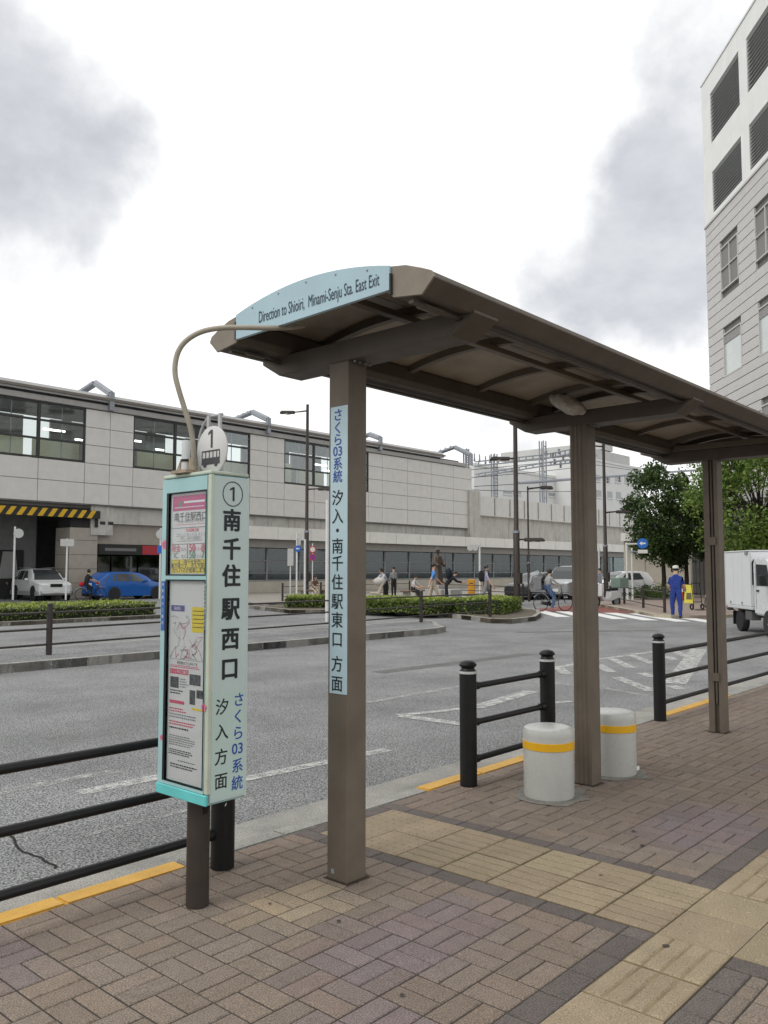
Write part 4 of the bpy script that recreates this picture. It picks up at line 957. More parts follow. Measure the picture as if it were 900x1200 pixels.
# shop recess with red and black sign band
obj('shop_back_wall', MB().box(24.36, 33.5, FY + 3.0, FY + 3.2, -.1, 4.9), M('shop dark', (.035, .033, .032), .6, .3, 1), st)
obj('shop_lintel', MB().box(24.36, 34.0, FY + .5, FY + .8, 2.95, 4.09), M('lintel beige', (.32, .29, .25), .7, .08, 2), st)
sg = obj('shop_sign', MB().box(24.5, 34.0, FY + .35, FY + .48, 2.35, 2.93), M('sign black', (.02, .02, .02), .4, .1), st)
obj('red_board', MB().box(27.3, 33.9, FY + .33, FY + .349, 2.38, 2.90), M('sign red', (.35, .03, .04), .4, .05), sg)
m = MB(); put(m, 'STATION SHOP', (25.85, FY + .345, 2.64), UX, UZ, .30, 0, wide=.8)
obj('faint_lettering', MB().box(24.9, 26.9, FY + .344, FY + .349, 2.56, 2.72), M('faint grey', (.16, .16, .16), .5, .3, 30), sg)
for k in range(5): obj('shop_door', MB().box(24.6 + 1.8 * k, 26.3 + 1.8 * k, FY + 2.2, FY + 2.25, -.05, 2.3), GLASS('shop glass', (.12, .13, .13), .3), st)
# canopy band, ground-floor glazing and low wall to the right
cb = M('canopy band', (.68, .67, .63), .6, .06, 2, streak=.12, scol=(.42, .40, .36))
x = 33.8
while x < 96:
    obj('canopy_panel', MB().box(x + .02, x + 2.98, FY - .8, FY - .62, 3.50, 4.32), cb, st); x += 3.0
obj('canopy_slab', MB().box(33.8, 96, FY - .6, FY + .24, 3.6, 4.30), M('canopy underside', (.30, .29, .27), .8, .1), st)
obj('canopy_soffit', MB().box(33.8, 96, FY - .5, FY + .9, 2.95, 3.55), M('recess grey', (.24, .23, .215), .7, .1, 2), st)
obj('base_wall', MB().box(33.8, 96, FY + .3, FY + .6, -.1, .72), M('base wall beige', (.44, .41, .345), .7, .08, 2, streak=.15), st)
shop_gl = M('glazed front', (.075, .095, .10), .12, .25, .35, spec=.7)
x = 33.8
while x < 94:
    m = MB(); m.box(x, x + .09, FY + .32, FY + .5, .74, 2.94).box(x + .09, x + 2.95, FY + .33, FY + .49, .74, .82).box(x + .09, x + 2.95, FY + .33, FY + .49, 2.05, 2.12).box(x + .09, x + 2.95, FY + .33, FY + .49, 1.25, 1.30)
    w = obj('window', m, M('grey frame', (.24, .25, .25), .5, .05), st)
    for za, zb in ((.83, 1.24), (1.31, 2.04), (2.13, 2.93)): obj('pane', MB().box(x + .1, x + 2.94, FY + .40, FY + .42, za, zb), GLASS('ground glass', (.42, .50, .50), .85, .05, .22), w)
    x += 2.98
for k in range(10): obj('interior_wall', MB().box(34 + 6 * k, 37.5 + 6 * k + (k % 3), FY + 2.4 + (k % 2), FY + 2.6 + (k % 2), -.1, 2.9), M('interior grey', (.26, .28, .28), .7, .2, 1), st)
obj('interior_back', MB().box(33.8, 96, FY + 5, FY + 5.2, -.1, 3.5), dark, st); obj('interior_floor', MB().box(33.8, 96, FY + .6, FY + 5, -.15, -.05), concrete, st)
# small outlets on the beam
for x in (33.4,): obj('bracket_box', MB().box(x, x + 1.6, FY - .4, FY + .24, 4.34, 4.7), conc_st, st)
# viaduct to the right of the station
vd = thing('viaduct', 'stained concrete railway viaduct wall with pale parapet right of the station', 'viaduct', (78, FY, 0))
obj('pilaster', MB().box(59.3, 60.9, FY - .2, FY + .8, 4.33, 8.45), conc_st, vd)
obj('stained_wall', MB().box(60.92, 130, FY + .3, FY + .8, 4.33, 6.4), conc_st, vd)
x = 60.95
while x < 100:
    obj('parapet_panel', MB().box(x + .03, x + 2.45, FY - .02, FY + .22, 6.36, 8.12), M('parapet pale', (.60, .59, .56), .7, .06, 2, streak=.25, scol=(.3, .28, .25)), vd); obj('parapet_post', MB().box(x - .10, x + .028, FY - .06, FY + .26, 6.5, 8.05), M('parapet post', (.25, .24, .225), .7, .1), vd); x += 2.5
obj('deck', MB().box(60.92, 130, FY + .8, FY + 12, 4.4, 6.3), concrete, vd)

# ------------------------------------------------------------------ overhead line steelwork
def bar(m, a, b, w): m.tube([a, b], w, 6)
def roof_arm(stub, peak, tail, X, label):
    s, p, t_ = (W(*q, X=X) for q in (stub, peak, tail))
    r = thing('line_gantry_arm', label, 'gantry arm', (X, FY - .1, 10.3), 0, 'bent steel arms on the station roof')
    yy = FY - .2
    e = Vector((X, yy, s.z + .95))
    obj('stub', MB().box(X - .14, X + .14, yy - .14, yy + .06, s.z, e.z + .1), steel, r)
    m = MB(); bar(m, e, Vector((X, p.y, p.z)), .20); obj('strut', m, steel, r, smooth=True)
    for o_ in (-.12, .12):
        m = MB(); bar(m, Vector((X + o_, p.y, p.z)), Vector((X + o_, t_.y, t_.z)), .13); obj('chord', m, steel, r, smooth=True)
    for k in range(6):
        q = Vector((X, p.y, p.z)).lerp(Vector((X, t_.y, t_.z)), k / 5.5); obj('lacing', MB().cbox(q.x, q.y, q.z, .3, .06, .06), steel, r)
    return r
roof_arm((127, 482), (112, 449), (84, 467), 24.75, 'bent steel arm on the station roof, leftmost')
g2 = roof_arm((309, 509), (296, 483), (262, 497), 36.35, 'bent steel arm with fittings on the roof behind the number disc')
for k in range(5):
    q = W(268 + 5.5 * k, 495.5 - 2.26 * k, X=36.35); obj('insulator', MB().lathe([(.06, -.12), (.1, -.05), (.06, 0), (.1, .05), (.05, .16)], q + UZ * .12, 8), M('insulator', (.2, .2, .22), .3, .1), g2)
roof_arm((444, 528), (433, 509), (405, 522), 47.6, 'bent steel arm on the roof just right of the lettered shelter post')
g4 = roof_arm((548, 546), (533, 524), (500, 536), 59.5, 'bent steel arm at the right end of the station roof')
for k in range(5):
    q = W(504 + 6 * k, 535.5 - 2.18 * k, X=59.5); obj('insulator', MB().lathe([(.07, -.15), (.12, -.05), (.07, 0), (.12, .05), (.05, .2)], q + UZ * .15, 8), MATS['insulator'], g4)
def mast(px, ptop, pbot, Y, w, label):
    a, b = W(px, pbot, Y=Y), W(px, ptop, Y=Y)
    r = thing('line_mast', label, 'mast', a, 0, 'railway line masts')
    for dx in (-w, w):
        for dy in (-w, w): obj('mast_leg', MB().box(a.x + dx - .05, a.x + dx + .05, a.y + dy - .05, a.y + dy + .05, a.z, b.z), steel, r)
    m = MB(); n_ = 12
    for k in range(n_):
        z = a.z + (b.z - a.z) * k / n_; obj('mast_lacing', MB().box(a.x - w, a.x + w, a.y - w - .03, a.y - w + .03, z, z + .12), steel, r)
    return r, a, b
m1, a1, b1 = mast(637, 517, 607, FY + 1.5, .24, 'tall lattice railway mast beside the middle shelter post')
m2, a2, b2 = mast(579.5, 532, 583, FY + 7, .22, 'lattice railway mast standing behind the parapet near the station end')
m3, a3, b3 = mast(546.5, 526, 560, FY + .8, .16, 'short railway mast at the right end of the station roof')
def beam_t(r, p, q, h, name='cross_beam'):
    for o_ in (0, h):
        m = MB(); bar(m, p + UZ * o_, q + UZ * o_, .07); obj(name, m, steel, r, smooth=True)
    n_ = 10; 
    for k in range(n_): c = p.lerp(q, (k + .5) / n_); obj('lacing', MB().cbox(c.x, c.y, c.z + h / 2, .1, .1, h), steel, r)
beam_t(m1, W(557, 546, Y=FY + 9), W(637, 538, Y=FY + 1.5), .45); beam_t(m1, W(637, 538, Y=FY + 1.6), W(692, 527, Y=FY - .5), .45)
beam_t(m1, W(557, 559, Y=FY + 9), W(637, 546, Y=FY + 1.5), .3); beam_t(m1, W(637, 546, Y=FY + 1.6), W(692, 540, Y=FY + .5), .3)
for q in ((640, 531), (648, 534), (655, 529), (660, 536), (668, 533), (650, 541), (657, 545)):
    c = W(*q, Y=FY + 1.5); obj('insulator', MB().lathe([(.08, -.3), (.16, -.2), (.08, -.1), (.16, 0), (.08, .1), (.16, .2), (.05, .3)], c, 8), MATS['insulator'], m1)
for q in ((556, 537), (562, 538), (569, 540), (574, 539)):
    c = W(*q, Y=FY + 2); obj('insulator', MB().lathe([(.06, -.3), (.10, -.2), (.06, 0), (.05, .45)], c, 6), MATS['insulator'], m3)
arm = thing('line_beam', 'horizontal steel line beam crossing in front of the white building', 'beam', W(840, 553, Y=FY + 1), 0)
m = MB(); bar(m, W(608, 566, Y=FY + 1), W(842, 549, Y=FY + 1), .14); obj('tube', m, steel, arm, smooth=True)
obj('end_post', MB().box(*(lambda c: (c.x - .25, c.x + .25, c.y - .2, c.y + .2, c.z - 1.0, c.z + 1.6))(W(843, 551, Y=FY + 1))), steel, arm)
for k in range(8):
    c = W(712 + 14 * k, 561 - k * 1.0, Y=FY + 1); obj('insulator', MB().lathe([(.08, -.5), (.16, -.3), (.08, -.15), (.16, 0), (.05, .2)], c, 6), MATS['insulator'], arm)
for i, (pa, pb, yy) in enumerate((((548, 560), (700, 545), FY + 3), ((548, 551), (700, 534), FY + 5), ((556, 570), (700, 560), FY + 3), ((550, 574), (690, 576), FY + 4), ((700, 545), (790, 556), FY + 3))):
    tag(obj('overhead_wire', MB().tube([W(*pa, Y=yy), W((pa[0] + pb[0]) / 2, (pa[1] + pb[1]) / 2 + 1.2, Y=yy), W(*pb, Y=yy)], .03, 4), black_metal), ['thin overhead wire crossing below the lattice beam', 'uppermost thin overhead wire right of the station', 'thin overhead wire just above the pale parapet, upper', 'lowest thin overhead wire above the pale parapet', 'thin overhead wire in front of the white building'][i], 'wire', 'overhead railway wires')

# ------------------------------------------------------------------ far white buildings
wb = M('white render far', (.62, .62, .61), .7, .05, .3, streak=.1)
def far_building(label, p0, p1, ptop, Y, depth, wins, roofbits):
    a, b, t_ = W(*p0, Y=Y), W(*p1, Y=Y), W(*ptop, Y=Y)
    r = thing('white_building', label, 'building', (a.x, Y, 0), 0, 'white buildings beyond the railway')
    obj('wall', MB().box(a.x, b.x, Y, Y + depth, 0, t_.z), wb, r)
    obj('parapet', MB().box(a.x - .1, b.x + .1, Y - .15, Y + .3, t_.z + .01, t_.z + .5), wb, r)
    for (q0, q1) in wins:
        c0, c1 = W(*q0, Y=Y - .05), W(*q1, Y=Y - .05)
        w = obj('window', MB().box(c0.x, c1.x, Y - .03, Y - .004, c1.z, c0.z), M('far window', (.30, .31, .32), .3, .1), r); obj('sill', MB().box(c0.x - .1, c1.x + .1, Y - .15, Y - .004, c1.z - .25, c1.z - .02), wb, w)
    for q0, q1, d_ in roofbits:
        c0, c1 = W(*q0, Y=Y + 1), W(*q1, Y=Y + 1); obj('roof_block', MB().box(c0.x, c1.x, Y + 1, Y + 1 + d_, c1.z - 1, c0.z), M('roof grey far', (.45, .45, .44), .7, .08, .5), r)
far_building('long low white building seen between the railway masts', (556, 600), (690, 600), (620, 556), 84, 30, [((590, 574.5), (600, 579.5)), ((601, 574.5), (611, 579.5)), ((643, 577), (652, 582)), ((663, 577), (672, 582))], [((604, 553), (632, 560), 4), ((565, 562), (580, 566), 3)])
far_building('tall white building with square windows right of the middle post', (672, 600), (752, 600), (712, 543), 80, 30, [((698, 556), (704, 564)), ((709, 556), (715.5, 564.5)), ((721, 557), (727.5, 565.5)), ((732, 558), (737, 566)), ((699, 574), (705, 583)), ((712, 575.5), (718, 584)), ((722, 576), (728, 585)), ((735, 578), (741, 586)), ((745, 579), (750, 587))], [((676, 521), (738, 540), 18), ((705, 516.5), (718, 524), 5)])

# ------------------------------------------------------------------ tower on the right
c0 = W(830, 400, D=48); vd_ = W(468, 669.0001, D=100) - Vector((0, 0, CH)); vd_.z = 0; vd_.normalize()
nrm = Vector((-vd_.y, vd_.x, 0))                        # outward normal of the visible face (to the left of the view)
def TW(px, py):
    d = W(px, py, D=1) - Vector((0, 0, CH)); o_ = Vector((0, 0, CH)); t_ = (c0 - o_).dot(nrm) / d.dot(nrm); q = o_ + d * t_
    return -(q - c0).dot(vd_), q.z                       # s: towards the camera, z
TMX = Matrix(((-vd_.x, nrm.x, 0, c0.x), (-vd_.y, nrm.y, 0, c0.y), (0, 0, 1, 0), (0, 0, 0, 1)))   # local x = s, y = outward, z up
tw_ = thing('office_tower', 'tall pale office tower with louvred openings and grooved siding', 'tower', (c0.x, c0.y, 0))
def tbox(name, s0, s1, y0, y1, z0, z1, mat, parent=tw_): return obj(name, MB().box(s0, s1, y0, y1, z0, z1).xf(TMX), mat, parent)
zpar = TW(827, 266)[1]; ztop = TW(824.5, 98)[1]; SL = 30
side_m = M('tower siding', (.49, .48, .465), .55, .05, 2, streak=.12, scol=(.36, .34, .31)); groove = M('siding groove', (.16, .155, .15), .8, .1)
wht = M('tower white', (.72, .73, .71), .6, .04, 1, streak=.08)
tbox('core', .05, SL, -14, -.13, 0, zpar, groove)
ops = []                                                 # (s0,s1,z0,z1,kind)
for tl_, br_, kind in (((831.8, 110.5), (866.9, 122.4), 'lv'), ((836, 200), (871.4, 209), 'lv'), ((874, 41), None, 'lv'), ((879, 142), None, 'lv')):
    s0, z1 = TW(*tl_)
    if br_: s1, z0 = TW(*br_)
    ops.append([s0, s1, z0, z1])
wd = ops[0][1] - ops[0][0]
for k, (src) in ((2, 0), (3, 1)): ops[k] = [ops[k][0], ops[k][0] + wd, ops[src][2], ops[src][3]]
gap_s = ops[2][0] - ops[0][0]
for q in range(2, 5):
    for src in (0, 1): ops.append([ops[src][0] + gap_s * q, ops[src][1] + gap_s * q, ops[src][2], ops[src][3]])
# white upper storeys built round the louvre openings
cols_ = sorted(set((round(o_[0], 3), round(o_[1], 3)) for o_ in ops if abs(o_[2] - ops[0][2]) < .1))
zA0, zA1, zB0, zB1 = ops[1][2], ops[1][3], ops[0][2], ops[0][3]
for za, zb, nm in ((zpar, zA0, 'spandrel'), (zA1, zB0, 'spandrel'), (zB1, ztop, 'parapet')): tbox(nm, 0, SL, -.3, 0, za + .003, zb - .003, wht)
for za, zb in ((zA0, zA1), (zB0, zB1)):
    prev = 0
    for s0, s1 in cols_ + [(SL, SL)]:
        if s0 > prev: tbox('pier', prev, s0, -.3, -.001, za, zb, wht)
        if s1 > s0:
            lv = tbox('louvre', s0, s1, -.32, -.25, za, zb, M('louvre back', (.06, .06, .06), .8, .1)); n_ = 13
            for k in range(n_):
                z = za + (zb - za) * (k + .25) / n_
                obj('slat', MB().prism([(-.22, z), (-.02, z - .10), (-.02, z - .07), (-.22, z + .03)], s0 + .02, s1 - .02, 'x').xf(TMX), M('louvre slat', (.36, .36, .355), .5, .1), lv)
        prev = s1
tbox('return_wall', -.0, .3, -14, -.301, zpar, ztop, wht); tbox('roof', .3, SL, -14, -.301, ztop - .6, ztop - .3, wht)
ph = TW(866, 3); tbox('penthouse', ph[0], SL, -10, -1.5, ztop - .25, ztop + 5, wht); tbox('parapet_cap', -.06, SL, -.36, .05, ztop, ztop + .12, wht)
tbox('cornice', -.05, SL, -.12, .06, zpar - .12, zpar + .0, side_m)
# siding boards with dark grooves, cut round the windows
wn = []
for tl_, br_, kind in (((843.8, 292.5), (865.8, 325), 'screen'), ((847.5, 392.5), (870, 430), 'win')):
    s0, z1 = TW(*tl_); s1, z0 = TW(*br_); wn.append((s0, s1, z0, z1, kind))
sw = TW(883.8, 250)[0] - wn[0][0]
allw = [(s0 + sw * k, s1 + sw * k, z0, z1, kd) for s0, s1, z0, z1, kd in wn for k in range(5) if s1 + sw * k < SL]
dzf = wn[0][3] - wn[1][3]
allw += [(s0, s1, z0 - dzf * j, z1 - dzf * j, 'win') for s0, s1, z0, z1, kd in allw if kd == 'win' for j in (1, 2, 3) if z0 - dzf * j > .5]
bh = (zpar - .15 - TW(833, 452)[1]) / 17.0; z = zpar - .13
while z - bh > 0:
    za, zb = z - bh + .045, z
    cuts = sorted((w_[0], w_[1]) for w_ in allw if w_[2] < zb - .02 and w_[3] > za + .02); prev = 0
    for s0, s1 in cuts + [(SL, SL)]:
        if s0 - prev > .05: tbox('siding_board', prev, s0, -.12, 0, za, zb, side_m)
        prev = max(prev, s1)
    z -= bh
for s0, s1, z0, z1, kd in allw:
    f = .07; m = MB(); m.box(s0, s0 + f, -.12, .02, z0, z1).box(s1 - f, s1, -.12, .02, z0, z1).box(s0 + f, s1 - f, -.119, .019, z0, z0 + f).box(s0 + f, s1 - f, -.119, .019, z1 - f, z1)
    if kd == 'screen': m.box((s0 + s1) / 2 - .03, (s0 + s1) / 2 + .03, -.118, .018, z0 + f, z1 - f).box(s0 + f, s1 - f, -.117, .017, (z0 + z1) / 2 - .03, (z0 + z1) / 2 + .03)
    w = obj('window', m.xf(TMX), M('pale frame', (.50, .49, .47), .5, .05), tw_)
    if kd == 'screen': obj('mesh_screen', MB().box(s0 + f, s1 - f, -.08, -.06, z0 + f, z1 - f).xf(TMX), M('grey screen', (.20, .20, .195), .7, .1, 20), w)
    else:
        obj('pane', MB().box(s0 + f, s1 - f, -.08, -.06, z0 + f, z1 - .55).xf(TMX), M('curtained glass', (.50, .54, .53), .15, .08, 1.2, spec=.7), w); obj('blind_box', MB().box(s0 + f, s1 - f, -.07, -.03, z1 - .55, z1 - f).xf(TMX), M('grey shade', (.25, .245, .24), .6, .1), w)
# low grey wall behind the truck
a, b = W(835, 640, D=50), W(905, 640, D=50)
gw = thing('boundary_wall', 'grey ribbed wall behind the white truck and trees', 'wall', (a.x, a.y, 0))
d = (b - a); d.z = 0; a = a - d * .35; d = d * 1.7; n_ = 26
for k in range(n_):
    p, q = a + d * (k / n_), a + d * ((k + .86) / n_); off = Vector((-d.y, d.x, 0)).normalized() * .25
    m = MB(); m.prism([(p.x, p.y), (q.x, q.y), (q.x + off.x, q.y + off.y), (p.x + off.x, p.y + off.y)], -.05, 3.6, 'z'); obj('wall_panel', m, M('ribbed grey wall', (.28, .275, .26), .7, .1, 2, streak=.2), gw)
a, b = W(748, 640, D=62), W(835, 640, D=62); d = b - a
lw_ = thing('low_building', 'low beige building behind the dark trees with a pale canopy', 'building', (a.x, a.y, 0))
nn = Vector((-d.y, d.x, 0)).normalized(); 
def lbox(name, t0, t1, y0, y1, z0, z1, mat):
    mx = Matrix(((d.normalized().x, -nn.x, 0, a.x), (d.normalized().y, -nn.y, 0, a.y), (0, 0, 1, 0), (0, 0, 0, 1))); return obj(name, MB().box(t0, t1, y0, y1, z0, z1).xf(mx), mat, lw_)
LN = math.hypot(d.x, d.y)
lbox('wall', -1, LN + 2, -.3, 0, 0, 3.6, MATS['base wall beige'])
for k in range(6): lbox('wall_panel', -.9 + 1.45 * k, .42 + 1.45 * k, .002, .05, .3, 3.2, M('beige panel', (.50, .46, .38), .7, .06, 2))
lbox('canopy', -1.2, LN + 2.2, -.3, .8, 3.61, 4.2, cb)
# ================================================================== STREET LAMPS
def lamp(base, h, label, arms, r=.09, hl=1.0):
    base = Vector(base); t = thing('street_lamp', label, 'street lamp', base, 0, 'brown street lamps', )
    p = obj('pole', MB().tube([base, base + UZ * (h * .33), base + UZ * (h * .335), base + UZ * h], [r, r, r * .75, r * .62], 12), brown_metal, t, smooth=True)
    obj('joint_ring', MB().lathe([(r * 1.1, h * .33), (r * 1.1, h * .342)], base, 12), steel, p)
    obj('door_box', MB().cbox(base.x, base.y - r, base.z + 1.1, r * 1.4, r * 1.2, .5), brown_metal, p)
    for z, dr, ln, tilt in arms:
        q = base + UZ * z; d = Vector((math.cos(dr), math.sin(dr), 0)); e = q + d * ln + UZ * (ln * tilt)
        a_ = obj('arm', MB().tube([q, q + d * ln * .5 + UZ * ln * tilt * .6, e], [.045, .04, .035], 8), brown_metal, t, smooth=True)
        sgn = d * (.75 * hl); s_ = Vector((-d.y, d.x, 0)) * (.16 * hl); m = MB(); lo, hi = e - UZ * .09, e + UZ * .07
        m.add([lo - s_ * .8, lo + sgn - s_, lo + sgn + s_, lo + s_ * .8, hi - s_ * .5, hi + sgn * .9 - s_ * .7, hi + sgn * .9 + s_ * .7, hi + s_ * .5], [(0, 1, 2, 3), (4, 5, 6, 7), (0, 1, 5, 4), (1, 2, 6, 5), (2, 3, 7, 6), (3, 0, 4, 7)])
        hd = obj('lamp_head', m, brown_metal, t, bev=.03, seg=2); obj('lens', MB().cbox((lo + sgn * .5).x, (lo + sgn * .5).y, lo.z - .012, .3 * hl, .22 * hl, .02), M('lamp lens', (.5, .5, .48), .3, .05), hd)
LFT = math.atan2(.747, -.665); RGT = LFT - math.pi            # picture left / right as headings
def hof(px, pt, pb, D=None, Z=-.01):
    b = W(px, pb, Z=Z); q = W(px, pt, D=(b.x * math.cos(YAW) + b.y * math.sin(YAW))); return b, q.z - b.z
b, h = hof(359, 474, 699.5); lamp(b, h, 'tall brown street lamp with two arms beside the round signs', [(h - .35, LFT, .7, -.12), (h * .555, RGT, .6, .05)], .13, 1.15)
b, h = hof(606, 462, 706.5); lamp(b, h, 'thick brown street lamp between first and middle shelter posts', [(h - 2.95, LFT, .25, 0), (h * .30, RGT, .35, 0)], .145, 1.25)
b, h = hof(620, 570, 705); lamp(b, h, 'slim low street lamp right behind the thick brown lamp pole', [(h - .12, RGT, .6, .12)], .06, .8)
b, h = hof(710.5, 520, 701); lamp(b, h, 'brown street lamp with two arms right of the middle shelter post', [(h - .15, LFT, .9, .05), (h * .55, RGT, .6, .1)], .12, 1.0)

# ================================================================== ROAD SIGNS
pole_w = M('white signpost', (.62, .63, .62), .45, .06, 9)
back_g = M('sign back grey', (.48, .49, .48), .45, .06, 8, metal=.2)
def facing(b): return math.atan2(-b.y, -b.x)               # towards the viewer's side
def signpost(label, px, ptop, pb, items, r=.038, Z=-.01):
    b, h = hof(px, ptop, pb, Z=Z); t = thing('signpost', label, 'signpost', b, 0, 'white signposts', local=True); t.rotation_euler.z = facing(b)
    obj('pole', MB().tube([(0, 0, 0), (0, 0, h)], r, 10), pole_w, t, smooth=True)
    dist = b.x * math.cos(YAW) + b.y * math.sin(YAW); k = dist / CF
    for it in items:
        kind, ox, oy, w, hh, colr = it                    # offset in photo pixels from the pole top, size in pixels
        y, z = ox * k * 1.0, h - oy * k; w, hh = w * k, hh * k
        if kind == 'disc':
            o = obj('sign_disc', MB().lathe([(w / 2, 0), (w / 2, .02)], (r + .005, y, z), 24, axis='x'), colr[0], t)
            if len(colr) > 1: obj('inner_disc', MB().lathe([(w / 2 * .72, 0), (w / 2 * .72, .004)], (r + .0255, y, z), 24, axis='x'), colr[1], o)
            if len(colr) > 2:
                if colr[2] == 'arrow':
                    m = MB(); e = r + .032; s_ = w / 2
                    m.add([(e, y - .6 * s_, z), (e, y - .15 * s_, z + .4 * s_), (e, y - .15 * s_, z + .15 * s_), (e, y + .55 * s_, z + .15 * s_), (e, y + .55 * s_, z - .15 * s_), (e, y - .15 * s_, z - .15 * s_), (e, y - .15 * s_, z - .4 * s_)], [(0, 1, 2, 6), (2, 3, 4, 5)]); obj('arrow', m, white_paint, o)
                elif colr[2] == 'slash':
                    m = MB(); e = r + .033; s_ = w / 2; m.quad((e, y + .55 * s_, z + .65 * s_), (e, y + .65 * s_, z + .5 * s_), (e, y - .55 * s_, z - .65 * s_), (e, y - .65 * s_, z - .5 * s_)); obj('slash', m, colr[0], o)
        else:
            o = obj('sign_plate', MB().cbox(r + .015, y, z, .02, w, hh), colr[0], t, bev=.004)
        obj('bracket', MB().cbox(r * .5, y * .5, z, .04, abs(y) + .06, .05), steel, t)
sblue = M('sign blue', (.02, .13, .50), .4, .05); sred = M('sign red paint', (.50, .03, .04), .4, .05); swhite = M('sign white', (.62, .62, .60), .4, .05)
signpost('white post with a round grey sign back left of the white car', 15, 617, 703, [('disc', 4, 8, 11, 11, [back_g])], .05)
signpost('white post with a small rectangular sign in front of the white car', 77, 631, 703, [('plate', 0, 5, 15, 8.5, [back_g])], .045)
signpost('post with round grey sign and blue plate peeking out behind the bus stop sign', 187, 619, 702, [('disc', 0, 7, 11, 11, [back_g]), ('plate', 1, 25, 9, 9, [sblue])], .05)
signpost('thin post with a tall pale plate left of the street lamp', 340, 643, 704, [('plate', 0, 10, 7, 20, [back_g])], .03)
signpost('white post with a round blue arrow sign', 347.5, 624, 704, [('disc', 1, 19, 7.5, 7.5, [sblue, sblue, 'arrow']), ('plate', 3, 8, 3, 14, [back_g])], .045)
signpost('bare white post close to the brown street lamp', 357, 632, 707, [], .05)
signpost('low post with red and purple round no-parking signs', 366, 637, 700, [('disc', 0, 7, 8, 8, [sred, swhite]), ('disc', 0, 16, 8, 8, [sred, M('sign purple', (.12, .04, .30), .4, .05), 'slash'])], .03)
signpost('thick bare white post just left of the lettered shelter post', 383, 586, 728.5, [], .055, RZ)
signpost('white post with paired round mirror backs above the hedge', 562.5, 636, 699, [('disc', -11, 6, 7, 7, [back_g]), ('disc', -5, 6.5, 6, 6, [back_g]), ('plate', -5, 3, 10, 1.5, [back_g])], .06)
signpost('white post carrying a round blue pedestrian sign under the dark tree', 735.5, 636, 703, [('plate', 6, 1.5, 13, 1.5, [pole_w]), ('disc', 18, 1, 12, 12, [sblue, sblue, 'arrow']), ('plate', 18, 10.5, 11, 4.2, [swhite])], .06)
signpost('second white post close beside the blue sign post', 741.5, 642, 703, [], .05)
signpost('white post right of the middle shelter post with bare top', 703, 642, 700, [], .05)

